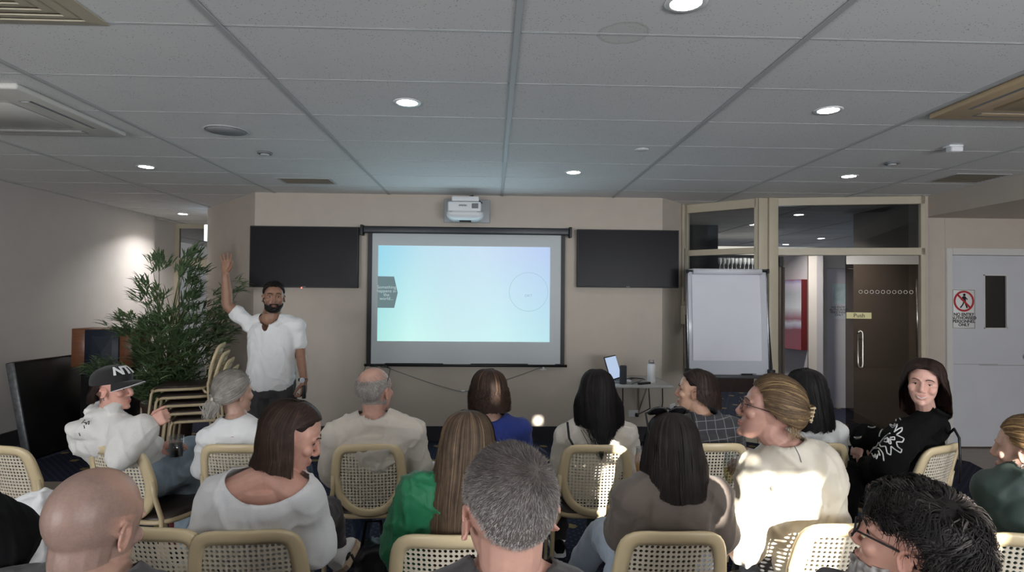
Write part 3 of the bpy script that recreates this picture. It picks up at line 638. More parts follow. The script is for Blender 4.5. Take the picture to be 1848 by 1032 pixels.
# ================================================================ laptop table and what stands on it
TX0, TX1, TY0, TY1, TZ = 1.02, 1.74, 5.75, 6.479, .70
t = thing('side_table', 'small grey-white wall-mounted table carrying the laptop', 'table', ((TX0 + TX1) / 2, (TY0 + TY1) / 2, 0))
w, d = (TX1 - TX0) / 2, (TY1 - TY0) / 2
b = MB(); b.rbox(-w, -d, TZ - .028, w, d, TZ, .006, 2); b.build('tabletop', mat('table_laminate', srgb((172, 172, 170)), .4), t)
for sx in (-1, 1):
    b = MB(); b.tube([(sx * (w - .16), d - .42, TZ - .03), (sx * (w - .16), d - .014, TZ - .36)], .010, 8); b.tube([(sx * (w - .16), d - .42, TZ - .036), (sx * (w - .16), d - .014, TZ - .036), (sx * (w - .16), d - .014, TZ - .40)], .009, 8); b.build('bracket', M['cream'], t)
t = thing('laptop', 'open laptop with a glowing pale screen on the side table', 'laptop', (1.345, 6.0, TZ), R_(58))
b = MB(); b.rbox(-.16, -.11, 0, .16, .11, .016, .004, 2); b.build('base', M['alu'], t)
b = MB(); b.box(-.14, -.03, .0155, .14, .09, .017); b.build('keyboard', M['black'], t)
ML2 = Matrix.Translation((0, .11, .016)) @ Matrix.Rotation(R_(-18), 4, 'X')
b = MB(); b.rbox(-.16, -.004, 0, .16, .004, .24, .003, 1, M=ML2); b.build('lid', M['black'], t)
b = MB(); b.box(-.148, -.0055, .012, .148, -.004, .228, M=ML2); b.build('screen', emis('laptop_glow', srgb((190, 210, 240)), .9), t)
t = thing('cylinder_speaker', 'dark grey cylindrical speaker standing in front of the laptop', 'speaker', (1.272, 5.84, TZ)); 
b = MB(); b.lathe([(.03, 0), (.034, .004), (.034, .172), (.03, .178), (.001, .178)], 28); b.build('body', mat('speaker_cloth', srgb((54, 58, 64)), .8, bump=.3, bscale=400), t)
t = thing('water_bottle', 'white water bottle with carry loop on the side table', 'bottle', (1.575, 5.95, TZ))
b = MB(); b.lathe([(.036, 0), (.04, .004), (.04, .17), (.034, .184), (.03, .186)], 28); b.build('body', M['white'], t)
b = MB(); b.lathe([(.03, .186), (.03, .197), (.012, .199), (.001, .199)], 20); b.tube([(-.022, 0, .196), (-.02, 0, .218), (.02, 0, .218), (.022, 0, .196)], .006, 8); b.build('cap', M['alu'], t)
t = thing('computer_mouse', 'white mouse beside the cylindrical speaker', 'mouse', (1.345, 5.93, TZ)); b = MB(); b.ball((0, 0, .012), (.03, .052, .02)); b.build('shell', M['white'], t)
t = thing('remote_control', 'black remote control near the table edge below the white bottle', 'remote control', (1.475, 5.83, TZ), R_(-62)); b = MB(); b.rbox(-.02, -.07, 0, .02, .07, .02, .006, 2); b.build('body', M['black'], t)
for i, (pts, lb) in enumerate([([(1.32, 6.1, TZ + .005), (1.42, 6.13, TZ + .02), (1.53, 6.12, TZ + .015), (1.60, 6.16, TZ - .02), (1.63, 6.2, .4), (1.55, 6.42, .29)], 'black cable looping behind the white bottle'),
        ([(1.34, 6.17, TZ), (1.345, 6.18, .45), (1.36, 6.4, .30), (1.40, 6.44, .24), (1.44, 6.4, .02), (1.2, 6.4, .01)], 'black cable dropping from the table to the wall outlet'),
        ([(1.70, 6.0, TZ - .03), (1.71, 6.02, .5), (1.69, 6.05, .2), (1.60, 6.1, .01), (1.4, 6.2, .01)], 'black cable hanging from the right end of the side table')]):
    b = MB(); b.tube(pts, .0055, 6); o = b.build('power_cable', M['black']); tag(o, lb, 'cable', 'cables at the side table')
# ================================================================ flip chart
fc = thing('flip_chart', 'white flip chart easel with blank paper pad in front of the side window', 'flip chart', (2.37, 6.0, 0), R_(-2))
tilt = Matrix.Translation((0, 0, 0)) @ Matrix.Rotation(R_(-5), 4, 'X')
TM = Matrix.Translation((0, .02, .75)) @ Matrix.Rotation(R_(-4), 4, 'X')
b = MB(); b.rbox(-.39, -.01, 0.02, .41, .012, 1.075, .004, 1, M=TM); b.build('board', M['wb'], fc)
b = MB()
for x in (-.40, .41): b.rbox(x - .008, -.014, 0, x + .008, .016, 1.08, .003, 1, M=TM)
b.rbox(-.40, -.014, 1.07, .42, .016, 1.086, .003, 1, M=TM); b.build('board_frame', M['alu'], fc)
b = MB(); b.rbox(-.40, -.07, -.012, .36, .012, .02, .004, 1, M=TM); b.build('pen_tray', mat('tray_dark', srgb((70, 72, 76)), .5), fc)
vs = []; b = MB()
for i in range(17):
    for j in range(9):
        u, v = j / 8, i / 16; vs.append(TM @ V((-.355 + .69 * u, -.021 - .008 * math.sin(v * PI) - .004 * math.sin(v * 9 + u * 3) * v, 1.03 - .87 * v)))
b.add(vs, [(i * 9 + j, (i + 1) * 9 + j, (i + 1) * 9 + j + 1, i * 9 + j + 1) for i in range(16) for j in range(8)], True)
b.box(-.35, -.018, .17, .33, -.012, 1.03, M=TM)
b.build('paper_pad', M['paper'], fc)
b = MB(); b.tube([TM @ V((-.345, -.034, 1.055)), TM @ V((.345, -.034, 1.055))], .03, 18); b.build('rolled_sheet', M['paper'], fc)
b = MB(); b.tube([TM @ V((-.40, -.03, 1.06)), TM @ V((.42, -.03, 1.06))], .007, 8); b.rbox(.405, -.045, 1.04, .425, -.01, 1.085, .003, 1, M=TM); b.rbox(-.405, -.045, 1.04, -.39, -.01, 1.075, .003, 1, M=TM); b.build('clamp_bar', M['black'], fc)
for sx, lx in ((-1, -.40), (1, .42)):
    b = MB(); b.tube([TM @ V((lx, .03, .62)), (lx + sx * .03, -.10, 0)], .013, 10); lg = b.build('leg', M['black'], fc)
    b = MB(); b.rbox(lx - .03, -.04, .72, lx + .03, .05, .83, .006, 1); b.build('leg_clamp', M['black'], lg)
b = MB(); b.tube([TM @ V((0, .04, .9)), (0, .62, 0)], .012, 10); b.build('leg', M['greyp'], fc)
t = thing('marker_pen', 'dark marker lying in the flip chart tray', 'marker', (2.5, 5.95, .78))
b = MB(); mm = Matrix.Translation((2.37, 6.0, 0)) @ Matrix.Rotation(R_(-2), 4, 'Z') @ TM
b.tube([mm @ V((.12, -.04, .028)), mm @ V((.24, -.045, .028))], .008, 10); q = mm @ V((.18, -.042, .02)); t.location = q; o = b.build('barrel', M['black'], t, q)
b = MB(); b.tube([mm @ V((.225, -.0445, .028)), mm @ V((.262, -.046, .028))], .0092, 10); b.build('pen_cap', M['greyp'], t, q)
# ================================================================ lectern, folded table, plant
lc = P(187, 626, 6.25)
t = thing('lectern', 'wooden lectern with navy front panel standing by the left wall', 'lectern', (lc.x, 6.25, 0))
b = MB(); 
for x0, x1 in ((-.305, -.165), (.165, .305)): b.rbox(x0, -.02, .79, x1, .30, 1.175, .004, 1)
b.box(-.17, .02, .79, .17, .29, .81); b.box(-.3, 0, 1.15, .3, .3, 1.172); b.build('head_box', M['wood'], t)
b = MB(); b.rbox(-.168, -.035, .70, .168, .02, 1.165, .004, 1); pn = b.build('front_panel', M['navy'], t)
b = MB(); ap = V((0, -.045, .93))
for a, c in [((-.1, -.0355, 1.10), (.1, -.0355, 1.10)), ((.1, -.0355, 1.10), (.1, -.0355, .76)), ((.1, -.0355, .76), (-.1, -.0355, .76)), ((-.1, -.0355, .76), (-.1, -.0355, 1.10))]: b.add([V(a), V(c), ap], [(0, 1, 2)])
b.build('pyramid_relief', M['navy'], pn, fix=False)
b = MB(); b.rbox(-.22, 0, 0, .22, .28, .80, .005, 1); b.build('column', M['black'], t)
b = MB(); b.rbox(-.3, -.1, 0, .3, .35, .04, .006, 1); b.build('foot', M['black'], t)
# folded table leaning on the left wall
ft = thing('folded_table', 'large black folded table with metal edge leaning on the left wall', 'table', (-4.2, 5.67, 0))
lean = math.atan2(.17, .80); MT = Matrix.Rotation(R_(-3), 4, 'Z') @ Matrix.Rotation(-lean, 4, 'Y')
b = MB(); b.rbox(-.03, .012, 0.012, .03, 1.35, .90, .004, 1, M=MT); b.build('panel', mat('table_black', srgb((20, 18, 18)), .35, noise_amt=.2, scale=3), ft)
b = MB(); b.rbox(-.036, -.004, 0.012, .036, .014, .905, .003, 1, M=MT); b.build('metal_edge', mat('worn_edge', srgb((120, 122, 124)), .5, metal=.7, noise_amt=.3, scale=25), ft)
b = MB(); b.rbox(-.036, 0, .90, .036, 1.36, .912, .003, 1, M=MT); b.build('top_edge', mat('edge_brown', srgb((58, 50, 46)), .4), ft)
# artificial bamboo
t = thing('potted_bamboo', 'tall bushy bamboo plant in the left corner behind the stacked chairs', 'plant', (-3.2, 6.15, 0))
b = MB(); b.lathe([(.16, 0), (.2, .02), (.23, .42), (.245, .44), (.245, .47), (.22, .47), (.2, .42), (.001, .42)], 30); b.build('pot', mat('pot_brown', srgb((74, 60, 50)), .55), t, off=(0, 0, 0))
prng = random.Random(5)
blobs = [((322, 625), (80, 85), 6.0, .34, 430), ((345, 505), (28, 52), 6.2, .18, 56), ((240, 588), (48, 24), 5.9, .16, 46), ((192, 668), (34, 24), 5.6, .12, 34), ((288, 482), (20, 22), 6.0, .1, 14), ((270, 530), (34, 30), 6.0, .14, 28), ((392, 575), (32, 56), 6.1, .2, 80), ((300, 705), (60, 34), 5.9, .28, 120), ((268, 700), (30, 40), 5.7, .12, 40), ((425, 520), (10, 18), 6.15, .05, 8), ((346, 460), (12, 10), 6.2, .08, 9)]
lv = []; lf = []; canes = MB(); base = V((-3.2, 6.15, .42))
def leaf(p, d, L, w, up):
    side = d.cross(up).normalized() if d.cross(up).length > .01 else V((1, 0, 0)); nrm = side.cross(d).normalized(); b0 = len(lv)
    for s, ww, dr in [(0, .15, 0), (.3, 1, .02), (.65, .75, -.03), (1, .02, -.16)]:
        c = p + d * (L * s) + V((0, 0, 1)) * (L * dr)
        lv.append(c + side * (w * ww)); lv.append(c + nrm * (-w * ww * .35)); lv.append(c - side * (w * ww))
    for i in range(3):
        for j in range(2): a = b0 + i * 3 + j; lf.append((a, a + 1, a + 4, a + 3))
for (cx, cy), (rx, ry), Yb, ry3, n in blobs:
    for k in range(n):
        while True:
            u, v, w = prng.uniform(-1, 1), prng.uniform(-1, 1), prng.uniform(-1, 1)
            if u * u + v * v + w * w < 1: break
        p = P(cx + u * rx, cy + v * ry, Yb + w * ry3)
        if p.z < .3: continue
        out = (p - V((-3.2, 6.15, p.z - .25))); out = out.normalized() if out.length > .01 else V((0, 0, 1))
        nl = prng.randint(5, 8)
        for q in range(nl):
            a = prng.uniform(-1.3, 1.3); d = (Matrix.Rotation(a, 3, 'Z') @ out + V((prng.uniform(-.3, .3), prng.uniform(-.3, .3), prng.uniform(-.45, .35)))).normalized()
            if d.y < -.0 and prng.random() < .2: d.y *= -1
            leaf(p + V((prng.uniform(-.02, .02),) * 3), d, prng.uniform(.09, .16), prng.uniform(.006, .0095), V((prng.uniform(-.5, .5), prng.uniform(-.5, .5), 1)))
        if k % 9 == 0:
            q0 = base + V((prng.uniform(-.12, .12), prng.uniform(-.12, .12), 0)); mid = (q0 + p) / 2 + V((prng.uniform(-.1, .1), 0, .12))
            canes.tube([q0, q0.lerp(mid, .5) + V((0, 0, .08)), mid, mid.lerp(p, .6), p], [.009, .008, .006, .004, .002], 6)
me = bpy.data.meshes.new('foliage'); me.from_pydata([tuple(v) for v in lv], [], lf); me.update()
def leaf_mat():
    m = mat('bamboo_leaf', srgb((88, 110, 74)), .5, noise_amt=.4, scale=5); return m
o = link_mesh('foliage', me, leaf_mat(), t, False, (-3.2, 6.15, 0)); o['kind'] = 'stuff'
canes.build('canes', mat('cane', srgb((92, 96, 56)), .5), t, off=(-3.2, 6.15, 0))

# ================================================================ chairs
M['chair'] = mat('cream_plastic', srgb((212, 193, 155)), .32, noise_amt=.04, scale=12)
M['cane'] = mat('cane_mesh', srgb((212, 202, 182)), .5, noise_amt=.05, scale=30)
M['tube'] = mat('chair_tube', srgb((190, 172, 138)), .35)
M['vinyl_seat'] = mat('brown_vinyl', srgb((52, 42, 38)), .4, bump=.08, bscale=80)
BH = .40; 
def back_outline(s=1.0, n=56, h=BH):
    # u = sideways, w = up the back; square shoulders at the top, egg-shaped bottom
    pts = []
    for k in range(n):
        a = 2 * PI * k / n; c, sn = math.cos(a), math.sin(a)
        p = 5.0 if sn > 0 else 2.15
        r = (abs(c) ** p + abs(sn) ** p) ** (-1 / p)
        u, w = .184 * r * c, (.17 if sn > 0 else .225) * r * sn
        if sn > 0: u *= 1 - .1 * (w / .17) 
        pts.append((u * s if s == 1 else u, w if s == 1 else w))
    return pts
def inset(pts, d):
    n = len(pts); out = []
    for i in range(n):
        p0, p1 = V(pts[i - 1]).to_3d(), V(pts[(i + 1) % n]).to_3d(); t = (p1 - p0).normalized(); out.append((pts[i][0] - t.y * d, pts[i][1] + t.x * d))
    return out
BT = R_(-14)
def back_pt(u, w, d=0):      # d = towards the sitter
    y = -.205 + math.tan(-BT) * -(w + .225) * 1 - 1.05 * (.0338 - u * u) * .9 + d
    return V((u, y, .655 + w * .97))
CPROTO = {}
def make_chair_meshes():
    o0 = back_outline(); prof = [(0, -.004), (.003, .010), (.012, .016), (.022, .012), (.030, .004), (.044, -.001), (.046, -.008), (.030, -.011), (.008, -.012)]
    rg = []
    for ins, d in prof + [prof[0]]:
        rg.append([back_pt(u, w, d) for u, w in inset(o0, ins)])
    b = MB(); b.rings(rg, True, False); CPROTO['backrest'] = b.mesh('backrest')
    # perforated cane panel
    inn = inset(o0, .036); b = MB(); st = .0165; ny = 26; nxh = 12
    def inside(u, w):
        c = False; n = len(inn); j = n - 1
        for i in range(n):
            xi, yi = inn[i]; xj, yj = inn[j]
            if (yi > w) != (yj > w) and u < (xj - xi) * (w - yi) / (yj - yi) + xi: c = not c
            j = i
        return c
    for iy in range(-15, 12):
        for ix in range(-nxh, nxh + 1):
            u0, w0 = ix * st, iy * st
            if not inside(u0, w0): continue
            h = st / 2; sqp = [(h, 0), (h, h), (0, h), (-h, h), (-h, 0), (-h, -h), (0, -h), (h, -h)]
            ring0 = [back_pt(u0 + x, w0 + y, -.001) for x, y in sqp]
            rr = .0057; ring1 = [back_pt(u0 + rr * math.cos(k * PI / 4), w0 + rr * math.sin(k * PI / 4), .0006) for k in range(8)]
            ring2 = [back_pt(u0 + rr * math.cos(k * PI / 4), w0 + rr * math.sin(k * PI / 4), -.0035) for k in range(8)]
            ring3 = [back_pt(u0 + x, w0 + y, -.0035) for x, y in sqp]
            b.rings([ring3, ring2, ring1, ring0], True, False, False)
    CPROTO['cane_panel'] = b.mesh('cane_panel')
    # seat
    def seat_out(s, n=40):
        out = []
        for k in range(n):
            a = 2 * PI * k / n; c, sn = math.cos(a), math.sin(a); p = 4.5; r = (abs(c) ** p + abs(sn) ** p) ** (-1 / p)
            x, y = .205 * r * c, .215 * r * sn; x *= 1 + .07 * (y / .215); out.append((x * s, y * s))
        return out
    b = MB(); b.rings([[V((x, y, z + .012 * (abs(x) / .2) ** 2 * 0 - (.015 if y > .17 else 0))) for x, y in seat_out(s)] for s, z in [(.93, .425), (.965, .432), (.97, .445), (.93, .458), (.8, .464), (.4, .461), (.02, .459)]]); CPROTO['seat'] = b.mesh('seat')
    b = MB(); so = seat_out(1.0); pts = [V((x, y, .432 - (.012 if y > .17 else 0))) for x, y in so]; pts.append(pts[0]); b.tube(pts, .0125, 10, cap=False, up=(0, 0, 1)); CPROTO['seat_frame'] = b.mesh('seat_frame')
    for nm, s in (('l', -1), ('r', 1)):
        b = MB(); b.tube([(s * .196, .185, .432), (s * .205, .20, .40), (s * .215, .235, .02), (s * .215, .237, 0)], [.0115, .0115, .0105, .0105], 10); CPROTO['leg_f' + nm] = b.mesh('leg')
        bp = back_pt(s * .172, .0, -.006); bq = back_pt(s * .174, -.08, -.012)
        b = MB(); b.tube([bp, bq, (s * .196, -.235, .47), (s * .205, -.24, .40), (s * .218, -.275, .0)], [.0115] * 5, 10)
        b.tube([(s * .203, -.24, .395), (s * .19, -.215, .40), (s * .17, -.195, .425)], .0115, 8); CPROTO['leg_b' + nm] = b.mesh('leg')
    for k, me in CPROTO.items():
        bm = bmesh.new(); bm.from_mesh(me); bmesh.ops.remove_doubles(bm, verts=bm.verts[:], dist=1e-5); bmesh.ops.recalc_face_normals(bm, faces=bm.faces[:]); bm.to_mesh(me); bm.free()
make_chair_meshes()
CM = {'backrest': 'chair', 'cane_panel': 'cane', 'seat': 'vinyl_seat', 'seat_frame': 'tube', 'leg_fl': 'tube', 'leg_fr': 'tube', 'leg_bl': 'tube', 'leg_br': 'tube'}
chair0 = None; CH = {}
def chair(key, x, y, rot, label, z=0, group='cane-backed chairs set out in rows', pitch=0):
    global chair0
    if chair0 is None:
        chair0 = thing('cane_chair', label, 'chair')
        for k, m in CM.items():
            me = CPROTO[k]; me.materials.clear(); me.materials.append(M[m]); o = bpy.data.objects.new('leg' if k.startswith('leg') else k, me); COL.objects.link(o); o.parent = chair0
        t = chair0
    else: t = copy_tree(chair0)
    t.location = (x, y, z); t.rotation_euler = (R_(pitch), 0, R_(rot)); t['label'] = label; t['group'] = group; CH[key] = t
    return t
def chair_at(key, px, py, Y, rot, label):       # px,py = middle of the top edge of the back
    p = P(px, py, Y); r = R_(rot); off = V((math.sin(r) * -.30, math.cos(r) * .30, 0)); chair(key, p.x + off.x, p.y + off.y, rot, label)
CS = [('emptyL', 8, 783, 2.95, -16, 'empty cream cane-backed chair cut by the left edge of the photo'),
 ('A', 212, 785, 2.93, -16, 'cream cane-backed chair under the woman in the white hoodie and cap'),
 ('B', 424, 788, 2.97, -4, 'cream cane-backed chair behind the grey-haired woman with a ponytail'),
 ('D', 665, 793, 2.98, 3, 'cream cane-backed chair under the balding man in the pale jumper'),
 ('E', 884, 789, 3.02, 0, 'cream cane-backed chair mostly hidden, of the woman in the royal blue top'),
 ('J', 1076, 793, 2.97, -2, 'cream cane-backed chair of the woman with very long black hair'),
 ('K', 1290, 788, 3.0, 2, 'cream cane-backed chair of the woman in the dark checked shirt'),
 ('N', 1474, 788, 3.0, 4, 'cream cane-backed chair of the woman with black hair and white tee'),
 ('O', 1697, 786, 2.97, 27, 'cream cane-backed chair turned sideways under the smiling woman in black'),
 ('Lrow', 60, 938, 2.05, -8, 'cream cane-backed chair at far left under the white jacket'),
 ('H2', 278, 930, 1.93, -8, 'cream cane-backed chair just right of the bald man'),
 ('C', 446, 938, 1.90, 4, 'cream cane-backed chair of the woman with the brown bob'),
 ('F', 806, 950, 1.86, -3, 'cream cane-backed chair of the woman in the green blouse'),
 ('L', 1213, 952, 1.88, -1, 'cream cane-backed chair of the woman with sunglasses on her head'),
 ('M', 1530, 937, 1.94, 3, 'sunlit cream cane-backed chair of the woman in the beige top, partly behind the bespectacled man'),
 ('Q', 1872, 940, 1.84, -12, 'sunlit cream cane-backed chair cut by the right edge of the photo')]
for q in CS: chair_at(*q)
for k in range(5):
    b0 = V((-2.50 - .042 * k, 5.55, .068 * k))
    chair('stack%d' % k, -2.60 - .042 * k, b0.y, 106, ['bottom cream chair of the stack beside the bamboo', 'second chair from the bottom of the stack beside the bamboo', 'middle chair of the stack beside the bamboo', 'second chair from the top of the stack beside the bamboo', 'topmost chair of the stack, its cane back against the bamboo'][k], b0.z, 'stacked cane-backed chairs')
# ================================================================ people: tools
def skin_mat(name, col, rough=.43):
    return mat(name, col, rough, noise_amt=.07, scale=35, spec=.35, bump=.04, bscale=160, attr='Col')
M['skin'] = skin_mat('skin', (.5, .3, .22))
M['hair'] = mat('hair', (.1, .08, .06), .6, noise_amt=.22, scale=28, spec=.18, attr='Col')
def cloth(name, rgb, rough=.85, bump=.12, bscale=300, amt=.03):
    return mat(name, srgb(rgb), rough, noise_amt=amt, scale=14, bump=bump, bscale=bscale, sheen=.15)
def setcol(me, cols):
    a = me.color_attributes.new('Col', 'FLOAT_COLOR', 'POINT')
    a.data.foreach_set('color', np.c_[cols, np.ones(len(cols))].astype(np.float32).ravel())
def verts_np(me):
    a = np.empty(len(me.vertices) * 3, np.float32); me.vertices.foreach_get('co', a); return a.reshape(-1, 3).astype(float)
def remesh(mb, vox, smooth=4, fac=.5):
    """one continuous surface out of overlapping shapes"""
    me = mb.mesh('tmp'); bm = bmesh.new(); bm.from_mesh(me); bmesh.ops.recalc_face_normals(bm, faces=bm.faces[:]); bm.to_mesh(me); bm.free()
    o = bpy.data.objects.new('tmp', me); COL.objects.link(o)
    m = o.modifiers.new('r', 'REMESH'); m.mode = 'VOXEL'; m.voxel_size = vox; m.use_smooth_shade = True
    if smooth: s = o.modifiers.new('s', 'SMOOTH'); s.factor = fac; s.iterations = smooth
    dg = bpy.context.evaluated_depsgraph_get(); dg.update()
    out = bpy.data.meshes.new_from_object(o.evaluated_get(dg)); bpy.data.objects.remove(o); bpy.data.meshes.remove(me)
    return out
def vnormals(me):
    a = np.empty(len(me.vertices) * 3, np.float32); me.vertex_normals.foreach_get('vector', a); return a.reshape(-1, 3).astype(float)
def set_verts(me, v): me.vertices.foreach_set('co', v.astype(np.float32).ravel()); me.update()
# smooth value noise in numpy
_perm = np.random.default_rng(3).random((32, 32, 32))
def vnoise(p):
    p = np.asarray(p, float); i = np.floor(p).astype(int); f = p - i; f = f * f * (3 - 2 * f); o = 0
    for dx in (0, 1):
        for dy in (0, 1):
            for dz in (0, 1):
                w = (f[:, 0] if dx else 1 - f[:, 0]) * (f[:, 1] if dy else 1 - f[:, 1]) * (f[:, 2] if dz else 1 - f[:, 2])
                o = o + w * _perm[(i[:, 0] + dx) % 32, (i[:, 1] + dy) % 32, (i[:, 2] + dz) % 32]
    return o * 2 - 1
def ell_rings(mb, secs, n=28, pw=2.3):
    """secs: (centre, xdir, ydir, rx, ry)"""
    rg = []
    for c, xd, yd, rx, ry in secs:
        r = []
        for k in range(n):
            a = 2 * PI * k / n; cs, sn = math.cos(a), math.sin(a); q = (abs(cs) ** pw + abs(sn) ** pw) ** (-1 / pw)
            r.append(V(c) + V(xd) * (rx * q * cs) + V(yd) * (ry * q * sn))
        rg.append(r)
    mb.rings(rg)
def smoothpath(pts, rs, n=5):
    """Catmull-Rom through joints so limbs bend softly"""
    pts = [V(p) for p in pts]; out = []; ro = []
    for i in range(len(pts) - 1):
        p0, p1, p2, p3 = pts[max(i - 1, 0)], pts[i], pts[i + 1], pts[min(i + 2, len(pts) - 1)]
        for k in range(n):
            t = k / n; tt = t * t; t3 = tt * t
            c = (p1 * 2 + (p2 - p0) * t + (p0 * 2 - p1 * 5 + p2 * 4 - p3) * tt + (p1 * 3 - p0 - p2 * 3 + p3) * t3) * .5
            lin = p1.lerp(p2, t); out.append(lin.lerp(c, .55)); ro.append(rs[i] * (1 - t) + rs[i + 1] * t)
    out.append(pts[-1]); ro.append(rs[-1]); return out, ro
def limb(mb, pts, rs, flat=1.0, up=None, n=14):
    p, r = smoothpath(pts, rs); mb.tube(p, r, n, flat, up)
    mb.ball(p[0], r[0] * .98); mb.ball(p[-1], r[-1] * .98)

# -------------------------------- head, in head space: face +Y, up +Z, origin between the ears
CR0 = V((0, -.012, .028)); CRR = V((.0755, .0965, .0875))
def head_shapes(mb, HM, fem=False, jaw=1.0, ears=True, mouth='closed', neck_to=None, neck_r=.056):
    T = lambda x, y, z: HM @ V((x, y, z))
    mb.ball(CR0, CRR, 28, HM, 22)
    xd, yd = HM.to_3x3() @ V((1, 0, 0)), HM.to_3x3() @ V((0, 1, 0))
    j = jaw * (.93 if fem else 1)
    secs = []
    for z, w, yf, yb in [(.052, .063, .079, -.02), (.03, .066, .083, -.02), (.008, .066, .0795, -.02), (-.012, .0655, .078, -.02), (-.035, .063 * j, .080, -.02), (-.055, .059 * j, .081, -.018), (-.072, .053 * j, .0805, -.012), (-.088, .045 * j, .080, 0), (-.102, .035 * j, .078, .015), (-.113, .022 * j, .071, .03)]:
        secs.append((T(0, (yf + yb) / 2, z), xd, yd, w, (yf - yb) / 2))
    ell_rings(mb, secs, 32, 2.25)
    for s in (-1, 1):
        mb.tube([T(s * .008, .086, .021), T(s * .03, .083, .026), T(s * .052, .066, .018)], [.008, .0085, .008] if not fem else [.005, .006, .006], 10)   # brow
        mb.ball((s * .043, .06, -.022), (.023, .021, .02), 14, HM)                                      # cheekbone
        mb.ball((s * .0105, .091, -.036), (.0085, .010, .0075), 10, HM)                                   # nostril wing
    mb.tube([T(0, .080, .018), T(0, .0875, .0), T(0, .096 if not fem else .0945, -.018), T(0, .1025 if not fem else .0995, -.029), T(0, .093, -.040)], [.0085, .0085, .0098, .0112, .008], 12)
    if mouth == 'closed':
        mb.ball((0, .0825, -.0625), (.023, .0095, .0062), 16, HM); mb.ball((0, .0815, -.0735), (.02, .0098, .0072), 16, HM)
    elif mouth == 'smile':
        mb.tube([T(-.031, .069, -.054), T(-.017, .0815, -.0605), T(0, .0855, -.0625), T(.017, .0815, -.0605), T(.031, .069, -.054)], [.003, .005, .0055, .005, .003], 8)
        mb.tube([T(-.03, .068, -.056), T(-.018, .079, -.071), T(0, .0835, -.0765), T(.018, .079, -.071), T(.03, .068, -.056)], [.003, .0055, .006, .0055, .003], 8)
        for s in (-1, 1): mb.ball((s * .041, .064, -.034), (.02, .019, .018), 12, HM)
    mb.ball((0, .0735, -.101), (.019, .0155, .0145), 14, HM)                                             # chin
    if ears:
        for s in (-1, 1):
            ME = HM @ Matrix.Translation((s * .0745, -.012, -.010)) @ Matrix.Rotation(s * R_(24), 4, 'Z') @ Matrix.Rotation(R_(-10), 4, 'X') @ Matrix.Scale(.9, 4)
            pts = [ME @ V((s * (.009 + .004 * math.cos(a)), .0165 * math.cos(a) - .001 + (.004 if math.sin(a) > 0 else 0) * math.cos(a), .029 * math.sin(a))) for a in np.linspace(-2.2, 3.0, 14)]
            mb.tube(pts, [.0035] + [.0042] * 12 + [.0035], 8)
            mb.ball((s * .002, 0.001, -.001), (.0045, .0135, .024), 12, ME); mb.ball((s * .006, .008, -.026), (.005, .007, .008), 10, ME)
            mb.ball((s * .008, .013, -.004), (.004, .004, .009), 8, ME)
    if neck_to is not None:
        nk = V(neck_to); a = T(0, -.018, -.03); b2 = T(0, -.014, -.07)
        limb(mb, [a, b2, b2.lerp(nk, .55), nk], [neck_r * 1.02, neck_r * .98, neck_r, neck_r * 1.06])
def hand_shapes(mb, wrist, d, nrm, side, curl=.35, s=1.0, spread=.12, thumb=.6):
    """palm + five fingers. d: wrist->knuckles, nrm: out of the back of the hand, side=+1: thumb towards d x nrm"""
    d = V(d).normalized(); nrm = V(nrm); nrm = (nrm - d * nrm.dot(d)).normalized(); x = d.cross(nrm).normalized() * side; w = V(wrist)
    sq = [(w + d * (t * s), x, nrm, rx * s, ry * s) for t, rx, ry in [(-.012, .026, .019), (.012, .030, .018), (.045, .038, .016), (.075, .040, .0135), (.088, .037, .010)]]
    ell_rings(mb, sq, 16, 2.6)
    for i, (off, L, r) in enumerate([(.028, .072, .0085), (.0095, .08, .0088), (-.0095, .074, .0084), (-.028, .058, .0076)]):
        p = w + d * (.078 * s) + x * (off * s); ang = 0; pts = [p]; dd = (d + x * (off / .03 * spread)).normalized()
        for q, (f, c) in enumerate([(.45, .7), (.30, 1.1), (.25, .8)]):
            ang += curl * c * (1 + .12 * i); v = dd * math.cos(ang) - nrm * math.sin(ang); p = p + v * (L * f * s); pts.append(p)
        mb.tube(pts, [r * s * 1.05, r * s, r * s * .95, r * s * .8], 9); mb.ball(pts[-1], r * s * .8, 8)
        mb.ball(pts[0], r * s * 1.05, 8)
    p = w + d * (.02 * s) + x * (.022 * s) - nrm * (.006 * s); v1 = (d * .55 + x * .75 - nrm * .35).normalized(); v2 = (d * (.9) + x * (.75 - thumb) - nrm * (.25 + .4 * thumb)).normalized()
    pts = [p, p + v1 * (.036 * s), p + v1 * (.036 * s) + v2 * (.032 * s), p + v1 * (.036 * s) + v2 * (.057 * s)]
    mb.tube(pts, [.015 * s, .0115 * s, .0098 * s, .0075 * s], 9); mb.ball(pts[-1], .0075 * s, 8)

